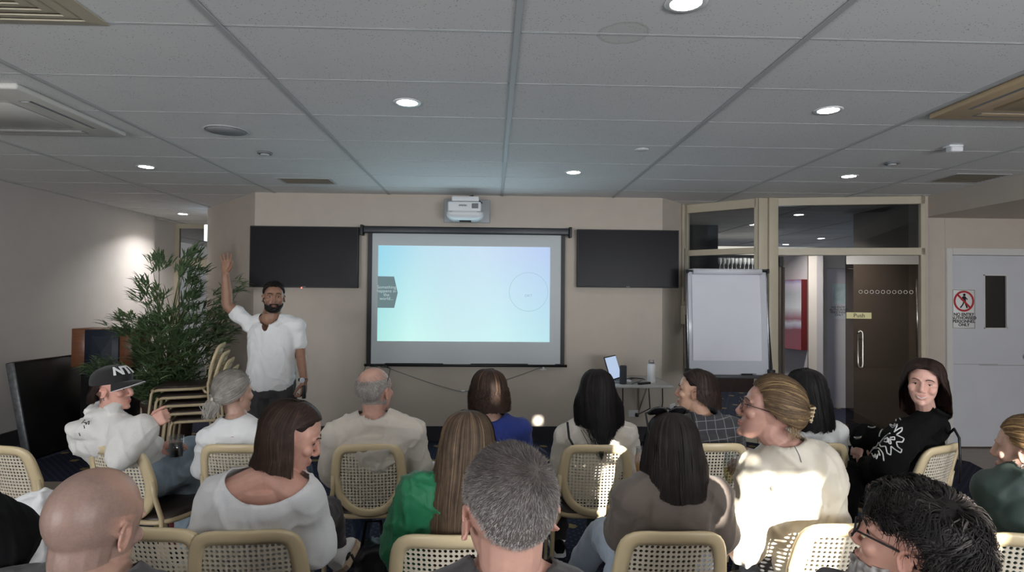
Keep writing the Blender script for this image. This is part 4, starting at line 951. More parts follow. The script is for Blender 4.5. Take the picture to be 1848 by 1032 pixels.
# -------------------------------- hair
class Scalp:
    def __init__(s, HM, infl=1.0): s.HM = HM; s.R3 = HM.to_3x3(); s.HI = HM.inverted()
    def pt(s, az, el, off=0.0):
        d = V((-math.sin(az) * math.cos(el), math.cos(az) * math.cos(el), math.sin(el)))      # az 0 = face, + = towards the left ear
        p = CR0 + V((d.x * CRR.x, d.y * CRR.y, d.z * CRR.z)); n = V((d.x / CRR.x, d.y / CRR.y, d.z / CRR.z)).normalized()
        return s.HM @ (p + n * off)
    def nrm(s, az, el):
        d = V((-math.sin(az) * math.cos(el), math.cos(az) * math.cos(el), math.sin(el))); return s.R3 @ V((d.x / CRR.x, d.y / CRR.y, d.z / CRR.z)).normalized()
def hairline(az, front=.62, side=.02, nape=-.62, ear=.10):
    """lowest elevation that grows hair at azimuth az (rad from the face)"""
    a = abs((az + PI) % (2 * PI) - PI)
    ks = [(0, front), (.55, front - .03), (.95, front * .6), (1.25, side), (1.5, side + ear * .4), (1.75, ear - .05), (2.0, -.15), (2.4, nape * .85), (PI, nape)]
    for (a0, e0), (a1, e1) in zip(ks, ks[1:]):
        if a <= a1: t = (a - a0) / (a1 - a0); t = t * t * (3 - 2 * t); return e0 * (1 - t) + e1 * t
    return nape
class HairMesh:
    def __init__(s): s.v = []; s.f = []; s.c = []
    def grid(s, rows, cols_fn, closed=False):
        b = len(s.v); n = len(rows[0])
        for i, r in enumerate(rows):
            for j, p in enumerate(r): s.v.append(p); s.c.append(cols_fn(i, j))
        for i in range(len(rows) - 1):
            for j in range(n if closed else n - 1):
                k = (j + 1) % n; s.f.append((b + i * n + j, b + i * n + k, b + (i + 1) * n + k, b + (i + 1) * n + j))
    def ribbon(s, pts, w, side, col, taper=True):
        b = len(s.v); n = len(pts)
        for i, p in enumerate(pts):
            ww = w * (1 - .75 * (i / (n - 1)) ** 2 if taper else 1)
            sd = side[i] if isinstance(side, list) else side
            s.v.append(p + sd * ww); s.v.append(p - sd * ww); c = col(i / (n - 1)) if callable(col) else col; s.c.append(c); s.c.append(c)
        for i in range(n - 1): a = b + 2 * i; s.f.append((a, a + 1, a + 3, a + 2))
    def build(s, name, parent, off, mm=None):
        me = bpy.data.meshes.new(name); me.from_pydata([tuple(p) for p in s.v], [], s.f); setcol(me, np.array(s.c)); me.update()
        return link_mesh(name, me, mm or M['hair'], parent, True, off)
def jit(c, a, r=random): k = 1 + r.uniform(-a, a); return tuple(max(0, x * k) for x in c)
def mixc(a, b, t): return tuple(x * (1 - t) + y * t for x, y in zip(a, b))

def hair_long(parent, off, HM, rt, col, col2=None, tip=None, part_az=0.0, face=.95, L=.45, k_back=.62, rx=.085, ry=.10, back=.03, infl=.010, n=900, wave=.0022, wfreq=8, w=.0016, mix=.25, lvar=.04, jitL=None, drop=.02, tuck=None, nape_in=0.0, flick=0, front=.62):
    """hair that runs over the skull from a parting and hangs by gravity"""
    sc = Scalp(HM); hm = HairMesh(); rr = random.Random(rt); C0 = HM @ CR0; face_dir = sc.R3 @ V((0, 1, 0)); yaw = math.atan2(-face_dir.x, face_dir.y)
    col2 = col2 or tuple(x * 1.6 for x in col); tip = tip or col
    ca, sa = math.cos(yaw), math.sin(yaw)
    def path(az, oo, ll, ns=10, nh=14):
        pts = []
        a = (az + PI) % (2 * PI) - PI
        e0 = 1.45; eend = .05 if abs(a) > 1.2 else .12
        for i in range(ns + 1):
            el = e0 + (eend - e0) * i / ns
            pts.append(sc.pt(az if i else az, el, oo * min(1, .5 + i / ns)))
        p = pts[-1]; rel = p - C0; r0 = math.hypot(rel.x * ca + rel.y * sa, -rel.x * sa + rel.y * ca)
        th0 = math.atan2(-(rel.x * ca + rel.y * sa), -rel.x * sa + rel.y * ca)     # azimuth about the vertical in yawed frame
        th1 = PI + ((th0 % (2 * PI)) - PI) * k_back
        pr = (pts[-1] - pts[-2]); 
        for i in range(1, nh + 1):
            t = i / nh; q = min(1, t * 1.5); q = q * q * (3 - 2 * q); th = (th0 % (2 * PI)) * (1 - q) + th1 * q
            rad = r0 * (1 - q) + q * math.hypot(rx * math.sin(th), ry * math.cos(th)) + (oo - infl) * .6
            if nape_in: rad *= 1 - nape_in * math.sin(PI * min(1, t * 1.1))
            if flick: rad += flick * max(0, t - .75) * 4
            lx, ly = -rad * math.sin(th), rad * math.cos(th) - back * t
            wv = wave * math.sin(t * wfreq + oo * 2500 + az * 3) * min(1, t * 3)
            pts.append(V((C0.x + lx * ca - ly * sa + wv * ca, C0.y + lx * sa + ly * ca + wv * sa, p.z - ll * t)))
        return pts
    azs = np.linspace(face, 2 * PI - face, 64)
    Lf = (lambda a: L * (1 - .0 * a)) if jitL is None else jitL
    hair_cap(hm, sc, col, lambda az: hairline(az, front, .1, -.3, .1), infl * .8)
    DD = lambda az, el: V((-math.sin(az) * math.cos(el), math.cos(az) * math.cos(el), math.sin(el)))
    def ept(d, o): n_ = V((d.x / CRR.x, d.y / CRR.y, d.z / CRR.z)).normalized(); return sc.HM @ (CR0 + V((d.x * CRR.x, d.y * CRR.y, d.z * CRR.z)) + n_ * o)
    for _ in range(n // 2):                             # front locks swept from the parting to the temples
        sg = rr.choice((-1, 1)); a1 = sg * (face + rr.uniform(0, .5)); d0 = DD(part_az + sg * .04, rr.uniform(front, 1.45)); d1 = DD(a1, .12); o = infl + rr.uniform(0, .006)
        pts = [ept(slerp_dir(d0, d1, i / 10), o * min(1, .45 + i / 5)) for i in range(11)] + path(a1 % (2 * PI), o, (L if jitL is None else jitL(a1 % (2 * PI))) * (1 + rr.uniform(-lvar * 2, lvar)))[11:]
        rel = [(p - C0) for p in pts]; sd = [((pts[min(i + 1, len(pts) - 1)] - pts[max(i - 1, 0)]).cross(rel[i])).normalized() for i in range(len(pts))]
        hm.ribbon(pts, w * rr.uniform(.7, 1.5), sd, jit(mixc(col, col2, rr.random() * mix), .25, rr))
    rows = [path(a, infl + .0035 * math.sin(a * 37) + .003 * math.sin(a * 23 + 1), (L if jitL is None else jitL(a)) * (1 - .03 * math.sin(a * 13))) for a in azs]
    hm.grid([list(x) for x in zip(*rows)], lambda i, j: mixc(col, tip, max(0, (i - 12) / 12) * .6))
    for _ in range(n):
        a = rr.uniform(face - .06, 2 * PI - face + .06); ll = (L if jitL is None else jitL(a)) * (1 + rr.uniform(-lvar * 2.2, lvar)); c = jit(mixc(col, col2, rr.random() * mix * (3 if rr.random() < .2 else 1)), .25, rr); ct = mixc(c, tip, .7)
        pts = path(a, infl + rr.uniform(.001, .0075), ll)
        rel = [(p - C0) for p in pts]; sd = [V((-v.y, v.x, 0)).normalized() if math.hypot(v.x, v.y) > .004 else sc.R3 @ V((1, 0, 0)) for v in rel]
        hm.ribbon(pts, w * rr.uniform(.6, 1.5), sd, lambda t, c=c, ct=ct: mixc(c, ct, max(0, t - .4) / .6))
    return hm.build('hair', parent, off)
def hair_cap(hm, sc, col, hl, infl=.006, na=72, ne=16, ridge=.0, rfreq=30, tipcol=None):
    rows = []
    for i in range(ne + 1):
        r = []
        for j in range(na):
            az = 2 * PI * j / na; e0 = hl(az); el = e0 + (1.5 - e0) * (i / ne)
            off = (infl if i else .0) * min(1, .45 + i / 3) + ridge * math.sin(az * rfreq)
            r.append(sc.pt(az, el, off))
        rows.append(r)
    hm.grid(rows, lambda i, j: col, True)
def hair_short(parent, off, HM, rt, colfn, hl, n=5000, L=.012, w=.0008, lift=.55, infl=.004, cap=None, whorl=(PI, .9), Lfn=None, curl=0, seg=2, name='hair', dens=None, capinfl=None):
    sc = Scalp(HM); hm = HairMesh(); rr = random.Random(rt)
    if cap: hair_cap(hm, sc, cap, hl, infl if capinfl is None else capinfl)
    wh = sc.pt(whorl[0], whorl[1]); cnt = 0; tries = 0
    while cnt < n and tries < n * 12:
        tries += 1
        az = rr.uniform(0, 2 * PI); el = math.asin(rr.uniform(-.85, 1))
        if el < hl(az) + rr.uniform(-.05, .05): continue
        if dens and rr.random() > dens(az, el): continue
        cnt += 1
        p = sc.pt(az, el, infl * .5); nr = sc.nrm(az, el); tg = (p - wh); tg = tg - nr * tg.dot(nr); tg = tg.normalized() if tg.length > 1e-4 else sc.R3 @ V((1, 0, 0))
        tg = (tg + V((rr.gauss(0, .25), rr.gauss(0, .25), rr.gauss(0, .25)))).normalized(); sd = nr.cross(tg).normalized()
        ll = (Lfn(az, el) if Lfn else L) * rr.uniform(.7, 1.2); pts = [p]; ph = rr.uniform(0, 6.28); q = p
        for s in range(seg):
            f = (s + 1) / seg; dv = (nr * (lift * (1 - f * .8)) + tg * (.5 + f * .6)).normalized()
            if curl: dv = (dv + (sd * math.sin(ph + f * curl) * .9 + nr * .3 * math.cos(ph + f * curl))).normalized()
            q = q + dv * (ll / seg); pts.append(q)
        hm.ribbon(pts, w * rr.uniform(.7, 1.3), sd, jit(colfn(az, el, rr), .2, rr), True)
    return hm.build(name, parent, off)
def hair_wavy(parent, off, HM, rt, colfn, hl, locks=240, per=34, L=.09, infl=.012, amp=.006, waves=2.2, w=.0011, cap=None, whorl=(PI, 1.2), capinfl=.02, lift=.012):
    """wavy locks lying along the skull from a whorl outwards"""
    sc = Scalp(HM); hm = HairMesh(); rr = random.Random(rt)
    if cap: hair_cap(hm, sc, cap, hl, capinfl)
    HI = HM.inverted(); wl = HI @ sc.pt(*whorl); done = 0
    def proj(p, o):
        q = p - CR0; k = math.sqrt((q.x / CRR.x) ** 2 + (q.y / CRR.y) ** 2 + (q.z / CRR.z) ** 2); return CR0 + q / k + q.normalized() * o
    while done < locks:
        az = rr.uniform(0, 2 * PI); el = math.asin(rr.uniform(-.8, 1))
        if el < hl(az) + .02: continue
        done += 1; p0 = HI @ sc.pt(az, el); ph = rr.uniform(0, 6.28); ph2 = rr.uniform(0, 6.28); ll = L * rr.uniform(.6, 1.25); bend = rr.gauss(0, .35); ll *= .42 if abs((az + PI) % (2 * PI) - PI) < 1.4 else (.5 if abs((az + PI) % (2 * PI) - PI) < 2.0 and el < .75 else 1); c0 = colfn(az, el, rr); lf = rr.uniform(.6, 1.4)
        for _ in range(per):
            p = p0 + V((rr.gauss(0, .0055), rr.gauss(0, .0055), rr.gauss(0, .0055))); o0 = rr.uniform(0, .007); pts = []; n = 13; spread = rr.gauss(0, .12); l2 = ll * rr.uniform(.8, 1.15)
            for i in range(n):
                f = i / (n - 1); nr = (p - CR0).normalized(); tg = p - wl; tg = tg - nr * tg.dot(nr); tg = tg.normalized() if tg.length > 1e-4 else V((1, 0, 0)); sd = nr.cross(tg)
                o = (infl + o0) * min(1, .35 + 2 * f) + lift * lf * math.sin(PI * min(1, f * 1.15)) + amp * .8 * math.sin(ph2 + f * waves * 6.28) * f
                q = proj(p, o) + sd * (amp * 1.5 * math.sin(ph + f * waves * 6.28) * min(1, f * 2)); pts.append(HM @ q)
                a = bend * f + spread; p = proj(p + (tg * math.cos(a) + sd * math.sin(a)) * (l2 / n), 0)
            sdw = [((pts[min(i + 1, n - 1)] - pts[max(i - 1, 0)]).cross(sc.R3 @ (HI @ pts[i] - CR0))).normalized() for i in range(n)]
            hm.ribbon(pts, w * rr.uniform(.6, 1.3), sdw, jit(c0, .22, rr))
    return hm.build('hair', parent, off)
def slerp_dir(d0, d1, t):
    a = math.acos(max(-1, min(1, d0.dot(d1))))
    if a < 1e-3: return d0
    return (d0 * math.sin((1 - t) * a) + d1 * math.sin(t * a)) / math.sin(a)
def hair_pulled(hm, sc, rr, col, col2, hl, bun, n=700, infl=.008, w=.0016, mix=.5, lift=.012):
    """strands combed from the hairline to a knot; bun=(az, el)"""
    D = lambda az, el: V((-math.sin(az) * math.cos(el), math.cos(az) * math.cos(el), math.sin(el))); db = D(*bun)
    def pt(d, o):
        d = d.normalized(); n_ = V((d.x / CRR.x, d.y / CRR.y, d.z / CRR.z)).normalized(); return sc.HM @ (CR0 + V((d.x * CRR.x, d.y * CRR.y, d.z * CRR.z)) + n_ * o), sc.R3 @ n_
    na = 90; rows = []
    for i in range(15):
        t = i / 14; r = []
        for j in range(na):
            az = 2 * PI * j / na; r.append(pt(slerp_dir(D(az, hl(az)), db, t), infl * min(1, .3 + t * 3) + lift * math.sin(PI * t) * .6 + .0008 * math.sin(j * 2.1) * (1 - t))[0])
        rows.append(r)
    hm.grid(rows, lambda i, j: col, True)
    for _ in range(n):
        az = rr.uniform(0, 2 * PI); e = hl(az); d0 = D(az, e + max(0, rr.gauss(0, .12))); db2 = D(bun[0] + rr.gauss(0, .10), bun[1] + rr.gauss(0, .10)); wv, wp = rr.gauss(0, .05), rr.uniform(0, 6); o = infl + rr.uniform(.001, .005); pts = []; sds = []
        for i in range(15):
            t = i / 14; dd = slerp_dir(d0, db2, t); dd = dd + V((-dd.y, dd.x, dd.z * .3)) * (wv * math.sin(wp + t * 5) * math.sin(PI * t)); p, nr = pt(dd, o * min(1, .4 + t * 3) + lift * math.sin(PI * t) * .6); pts.append(p); sds.append(nr)
        sd = [((pts[min(i + 1, 14)] - pts[max(i - 1, 0)]).cross(sds[i])).normalized() for i in range(15)]
        c = jit(mixc(col, col2, rr.random() ** 1.5 * mix * 2 if rr.random() < .5 else 0), .2, rr); hm.ribbon(pts, w * rr.uniform(.6, 1.4), sd, c, False)
    return pt(db, infl)[0]

# -------------------------------- clothing
def garment(mb, vox, folds=.006, fscale=(9, 9, 3.5), seed=0, smooth=5, cuts=(), solid=.003, zfold=0, pleat=None):
    me = remesh(mb, vox, smooth)
    v = verts_np(me); nr = vnormals(me)
    if folds:
        wp = vnoise(v * 5 + seed)[:, None] * .9; f0 = np.array(fscale)
        a1 = vnoise(v * f0 + seed * 3.7 + wp); t = v @ np.array([[.8, .1, .6], [0, 1, 0], [-.6, 0, .8]]); a2 = vnoise(t * f0 * 1.25 + seed + 9 + wp)
        t2 = v @ np.array([[.75, .1, -.66], [0, 1, 0], [.66, 0, .75]]); a3 = vnoise(t2 * f0 * 1.5 + seed * 2 + 4 + wp)
        h = 1.1 * np.exp(-(a1 / .16) ** 2) + .8 * np.exp(-(a2 / .13) ** 2) + .6 * np.exp(-(a3 / .13) ** 2) + .35 * vnoise(v * 26 + seed)
        v = v + nr * (folds * (h - .7))[:, None]
    if pleat is not None: v = v + nr * pleat(v)[:, None]
    set_verts(me, v)
    if cuts:
        bm = bmesh.new(); bm.from_mesh(me)
        for kind, arg in cuts:
            if kind == 'plane':
                co, no = arg; g = bm.verts[:] + bm.edges[:] + bm.faces[:]; bmesh.ops.bisect_plane(bm, geom=g, plane_co=co, plane_no=no, clear_outer=True)
            elif kind == 'ell':                                # opening shaped by an ellipsoid
                MI, = arg; MIi = MI.inverted(); dead = [w for w in bm.verts if (MIi @ w.co).length < 1]
                bmesh.ops.delete(bm, geom=dead, context='VERTS')
                for w in bm.verts:
                    if w.is_boundary:
                        l = MIi @ w.co
                        if l.length < 1.35: w.co = MI @ l.normalized()
        bm.to_mesh(me); bm.free()
    if solid:
        o = bpy.data.objects.new('tmp', me); COL.objects.link(o); m = o.modifiers.new('s', 'SOLIDIFY'); m.thickness = solid; m.offset = -1
        if cuts:
            dg = bpy.context.evaluated_depsgraph_get(); dg.update(); me2 = bpy.data.meshes.new_from_object(o.evaluated_get(dg)); bpy.data.objects.remove(o); me = me2
        else: bpy.data.objects.remove(o)
    return me

class Person:
    """root Empty on the floor under the hips; body is one skin mesh, clothes, hair and eyes are its parts"""
    def __init__(s, label, cat='person', hip=None, c7=None, head=None, yaw=0, pitch=0, roll=0, shl=None, shr=None, skin=(.5, .3, .22), fem=False, hs=1.0, group=None):
        s.hip, s.c7, s.hd = V(hip), V(c7), V(head); s.fem = fem; s.hs = hs
        s.root = thing('person', label, cat, (s.hip.x, s.hip.y, 0), 0, group); s.off = V((s.hip.x, s.hip.y, 0))
        s.HM = Matrix.Translation(s.hd) @ Matrix.Rotation(R_(yaw), 4, 'Z') @ Matrix.Rotation(R_(roll), 4, 'Y') @ Matrix.Rotation(R_(pitch), 4, 'X') @ Matrix.Diagonal((hs, hs, hs, 1))
        s.skin = skin
        s.shl, s.shr = V(shl), V(shr)                    # person's own left / right shoulder joints
        s.sx = (s.shr - s.shl).normalized(); up = (s.c7 - s.hip).normalized(); s.fwd = up.cross(s.sx).normalized(); s.up = up
        s.body = MB()
    def torso(s, mb, grow=0.0, width=1.0, depth=1.0, belly=0.0, low=-.10, top=True, neckw=.062):
        S2 = (s.shr - s.shl).length / 2; mid = (s.shl + s.shr) / 2; hipx = s.sx.copy(); hipx.z = 0; hipx.normalize(); g = grow
        secs = []; L = (mid - s.hip)
        for t, w, d, bo in [(low, .80, .098, 0), (.0, .92, .115, .0), (.2, .90, .112, .6), (.4, .86, .108, .8), (.62, .93, .112, .25), (.82, .97, .105, 0), (.98, .78, .082, 0), (1.08, .48, .064, 0)]:
            c = s.hip + L * t; xd = hipx.lerp(s.sx, max(0, min(1, t))).normalized(); yd = (s.fwd - xd * s.fwd.dot(xd)).normalized()
            if t > .9: d *= 1.22 if grow else .6; w *= 1.06 if grow else .88
            arch = .02 * math.sin(PI * max(0, min(1, t)))
            secs.append((c + yd * (belly * bo * .5 - arch * .0), xd, yd, S2 * w * width + g, (d + belly * bo * .5) * depth * (.9 if s.fem else 1) + g))
        ell_rings(mb, secs, 36, 2.5)
        for sh in (s.shl, s.shr):                          # slope of the shoulders
            a = s.c7 + (sh - s.c7) * .12 - s.up * .012
            p, r = smoothpath([a, s.c7.lerp(sh, .55) - s.up * .012, sh - s.up * .004], [neckw * .85 + g, .058 * (.9 if s.fem else 1) + g, .054 * (.88 if s.fem else 1) + g], 4)
            mb.tube(p, r, 14); mb.ball(sh, .056 * (.88 if s.fem else 1) + g); mb.ball(p[0], r[0])
    def arm(s, mb, sh, el, wr, k=1.0, grow=0, to=1.0, n=14, cuff=0):
        k *= .86 if s.fem else 1
        sh, el, wr = V(sh), V(el), V(wr)
        if to > .5: mb.ball(el, .041 * k + grow)
        if to >= 1: limb(mb, [sh, sh.lerp(el, .5), el, el.lerp(wr, .35), wr], [.053 * k + grow, .047 * k + grow, .040 * k + grow, .040 * k + grow, .028 * k + grow + cuff])
        else:
            e = sh.lerp(el, to * 2) if to <= .5 else None
            if e is not None: limb(mb, [sh, sh.lerp(e, .5), e], [.053 * k + grow, .049 * k + grow * 1.15, .047 * k + grow * 1.3 + cuff])
            else: e = el.lerp(wr, to * 2 - 1); limb(mb, [sh, sh.lerp(el, .5), el, e], [.053 * k + grow, .047 * k + grow, .041 * k + grow, .034 * k + grow + cuff])
    def leg(s, mb, hp, kn, an, k=1.0, grow=0.0, to=1.0):
        hp, kn, an = V(hp), V(kn), V(an)
        if to < 1: an = kn.lerp(an, to)
        k *= .93 if s.fem else 1
        limb(mb, [hp, hp.lerp(kn, .5), kn, kn.lerp(an, .35), an], [.092 * k + grow, .077 * k + grow, .057 * k + grow, .054 * k + grow, (.036 + (1 - to) * .015) * k + grow])
    def finish_body(s, vox=.004, tint=None, mouth='closed', jaw=1.0, neck_r=None, ears=True, smooth=3):
        head_shapes(s.body, s.HM, s.fem, jaw, ears, mouth, s.c7 - s.up * .012 + s.fwd * .028, neck_r or (.047 if s.fem else .056))
        me = remesh(s.body, vox, smooth, .45); v = verts_np(me)
        HI = np.array(s.HM.inverted()); l = v @ HI[:3, :3].T + HI[:3, 3]
        c = np.tile(np.array(s.skin), (len(v), 1))
        x, y, z = l.T
        def blend(mask, col, amt): 
            mask = np.clip(mask * amt, 0, 1)[:, None]; c[:] = c * (1 - mask) + np.array(col) * mask
        red = np.array(s.skin) * np.array([1.02, .80, .78])
        inhead = (np.abs(x) < .1) & (np.abs(y) < .13) & (z > -.13) & (z < .13)
        lip = np.exp(-((x / .022) ** 4 + ((z + .068) / .0105) ** 4)) * (y > .06) * inhead
        blend(lip, np.array(s.skin) * np.array([.86, .52, .52]), .85)
        blend(np.exp(-((x / .026) ** 2 + ((z + .0685) / .0018) ** 2)) * (y > .06) * inhead, np.array(s.skin) * .25, .8)          # mouth line
        blend(np.exp(-(((np.abs(x) - .04) / .022) ** 2 + ((z + .03) / .022) ** 2)) * (y > .04) * inhead, red, .35)
        blend(np.exp(-((x / .018) ** 2 + ((z + .03) / .016) ** 2)) * (y > .085) * inhead, red, .4)
        blend((np.abs(x) > .071) * (np.abs(z + .012) < .045) * (np.abs(y + .005) < .04) * inhead * 1.0, red, .35)
        blend(np.exp(-(((np.abs(x) - .031) / .017) ** 2 + ((z - .001) / .012) ** 2)) * (y > .05) * inhead, np.array(s.skin) * np.array([.75, .66, .66]), .45)   # lids
        if tint: tint(l, c, inhead, blend)
        setcol(me, c); s.me = me; s.bo = link_mesh('body', me, M['skin'], s.root, True, s.off)
        s.bvh = BVHTree.FromPolygons([tuple(p) for p in v], [tuple(p.vertices) for p in me.polygons]); return s.bo
    def front(s, x, z):
        o = s.HM @ V((x, .2, z)); d = s.HM.to_3x3() @ V((0, -1, 0)); h = s.bvh.ray_cast(o, d.normalized())
        return (s.HM.inverted() @ h[0]) if h[0] is not None else V((x, .08, z))
    def eyes(s, iris=(.06, .035, .02), brow=(.03, .02, .015), browr=.003, open_=1.0, browlift=0):
        ew = MB(); mi = [M['eye_white'], M['iris'], M['lash']]
        for sgn in (-1, 1):
            p = s.front(sgn * .031, .001); c = V((p.x, p.y - .0098, .001)); b = MB(); b.ball(c, (.0122, .0115, .0100 * open_), 16, s.HM, 12)
            e = b.build('eye', M['eye_white'], s.root, s.off); b = MB(); b.ball(c + V((.000, .0062, 0)), (.0062, .0062, .0062), 12, s.HM, 8); b.build('iris', M['iris'], e, s.off)
            b = MB(); T = lambda q: s.HM @ q
            arc = [c + V((dx, math.sqrt(max(0, 1 - (dx / .0155) ** 2)) * .0125 - .0005, .0068 * open_ * math.sqrt(max(0, 1 - (dx / .0158) ** 2)) - .0005)) for dx in np.linspace(-.0145, .0145, 9)]
            b.tube([T(q) for q in arc], [.0006, .0012, .0014, .0015, .0015, .0015, .0014, .0012, .0006], 6)
            b.build('lash_line', M['lash'], e, s.off)
            b = MB(); pts = []
            for dx, dz in [(-.020, .001), (-.011, .006), (0, .0085), (.010, .008), (.018, .003)]:
                q = s.front(sgn * (.031) + dx * 1.0, .0195 + dz + browlift); pts.append(s.HM @ (V((q.x, q.y + .0008, q.z))))
            if sgn > 0: pass
            b.tube(pts, [browr * .6, browr, browr * 1.05, browr, browr * .55], 6, .6); b.build('eyebrow', mat('brow', brow, .7), s.root, s.off)
    def patch(s, name, fn, off_n, mm, colfn=None, noise_amp=0, nf=60):
        """a close-fitting part raised from the body surface where fn(local head coords) holds"""
        v = verts_np(s.me) + np.array(s.off); nr = vnormals(s.me); HI = np.array(s.HM.inverted()); l = v @ HI[:3, :3].T + HI[:3, 3]; m = fn(l)
        keep = m > 0; idx = -np.ones(len(v), int); idx[keep] = np.arange(keep.sum()); vv = v[keep] + nr[keep] * (np.clip(m[keep], 0, 1) * off_n + (noise_amp * vnoise(v[keep] * nf) if noise_amp else 0))[:, None]
        fs = [tuple(idx[list(p.vertices)]) for p in s.me.polygons if all(keep[i] for i in p.vertices)]
        me = bpy.data.meshes.new(name); me.from_pydata([tuple(p) for p in vv], [], fs)
        if colfn is not None: setcol(me, np.array([colfn] * len(vv)) if isinstance(colfn, tuple) else colfn(l[keep]))
        me.update(); return link_mesh(name, me, mm, s.root, True, s.off)
    def wear(s, name, me, mm): return link_mesh(name, me, mm, s.root, True, s.off)
    def shoe(s, heel, toe, mm, sole=None, w=.045, name='shoe', up=(0, 0, 1)):
        h, t = V(heel), V(toe); d = (t - h).normalized(); u = V(up); u = (u - d * u.dot(d)).normalized(); x = d.cross(u).normalized(); L = (t - h).length; b = MB(); rg = []
        for q, ww, hh in [(0, .55, .05), (.06, .78, .085), (.25, .85, .085), (.45, .95, .066), (.7, 1.05, .05), (.9, .85, .042), (1, .4, .03)]:
            c = h + d * (L * q); rg.append([c + x * (w * ww * math.cos(a)) + u * ((hh / 2) * (1 + max(-.9, math.sin(a) * 1.0)) + .012) for a in np.linspace(0, 2 * PI, 16, endpoint=False)])
        b.rings(rg); o = b.build(name, mm, s.root, s.off)
        b = MB(); rg = []
        for q, ww in [(-.02, .5), (.05, .85), (.3, .92), (.7, 1.12), (.92, .92), (1.03, .45)]:
            c = h + d * (L * q); rg.append([c + x * (w * ww) * a + u * zz for a, zz in [(-1, 0), (1, 0), (1, .022), (-1, .022)]])
        b.rings(rg, smooth=False); b.build('sole', sole or M['white'], o, s.off); return o
M['eye_white'] = mat('eye_white', srgb((176, 166, 160)), .3); M['iris'] = mat('iris', srgb((40, 28, 22)), .15); M['lash'] = mat('lash', srgb((22, 18, 16)), .7)
def glasses(parent, off, HM, mm, z=.004, lens=None, y=.094, wid=.066, name='glasses', rim=.0016, rx=.024, rz=.019, sag=0, up=0, clear=True):
    T = lambda x, y_, z_: HM @ V((x, y_, z_)); b = MB()
    for s in (-1, 1):
        b.tube([T(s * .033 + rx * math.cos(a) * (abs(math.cos(a)) ** -.25 if abs(math.cos(a)) > .05 else 1), y - .0 - .006 * abs(math.cos(a)), z + rz * math.sin(a)) for a in np.linspace(0, 2 * PI, 25)], rim, 6)
        b.tube([T(s * .058, y - .006, z + .006), T(s * wid * 1.08, y - .012, z + .007), T(s * .077, .03, z + .006), T(s * .0765, -.005, z + .004), T(s * .075, -.025, z - .014)], rim, 6)
    b.tube([T(-.010, y, z + .004), T(0, y + .004, z + .007), T(.010, y, z + .004)], rim, 6)
    o = b.build(name, mm, parent, off)
    b = MB()
    for s in (-1, 1):
        c = [T(s * .033 + rx * .95 * math.cos(a), y - .004, z + rz * .95 * math.sin(a)) for a in np.linspace(0, 2 * PI, 20, endpoint=False)]; b.add(c, [tuple(range(20))])
    b.build('lens', lens or M['drink'], o, off, fix=False); return o
# ================================================================ people
FAIR = srgb((190, 154, 137)); PALE = srgb((200, 166, 150)); TANNED = srgb((148, 112, 92)); OLIVE = srgb((186, 148, 126)); RUDDY = srgb((188, 146, 130))
CL = {'tee_white': cloth('white_cotton', (222, 222, 222)), 'hoodie': cloth('white_fleece', (214, 212, 208), .95, .2, 200), 'tee_grey': cloth('pale_jumper', (200, 192, 180)), 'blue': cloth('royal_blue', (38, 58, 132)),
      'green': cloth('green_silk', (16, 108, 68), .6), 'cardigan': cloth('cream_knit', (206, 200, 190), .9, .3, 160), 'taupe': cloth('taupe_cotton', (98, 88, 81)), 'beige': cloth('beige_satin', (200, 192, 176), .55, .05, 120),
      'black': mat('black_knit', srgb((16, 16, 17)), .9, bump=.1, bscale=300, spec=.15), 'jeans': cloth('light_denim', (142, 158, 170), .9, .25, 260, .12), 'paledenim': cloth('pale_denim', (168, 180, 196), .9, .2, 260, .1), 'blue_jeans': cloth('blue_denim', (52, 66, 92), .9, .25, 260, .12), 'charcoal': cloth('charcoal_cloth', (58, 56, 56)),
      'legging': cloth('grey_legging', (66, 62, 64)), 'bottle': cloth('bottle_green', (38, 56, 50), .6)}
PP = {}
def neck_cut(p, rx=.072, ry=.08, rz=.05, df=.02, dz=.045, tilt=0):
    c = p.c7 + p.up * dz + p.fwd * df
    Mx = Matrix((( *p.sx, 0), (*p.fwd, 0), (*p.up, 0), (0, 0, 0, 1))).transposed(); Mx.translation = c
    return ('ell', (Mx @ Matrix.Rotation(R_(tilt), 4, 'X') @ Matrix.Diagonal((rx, ry, rz, 1)),))
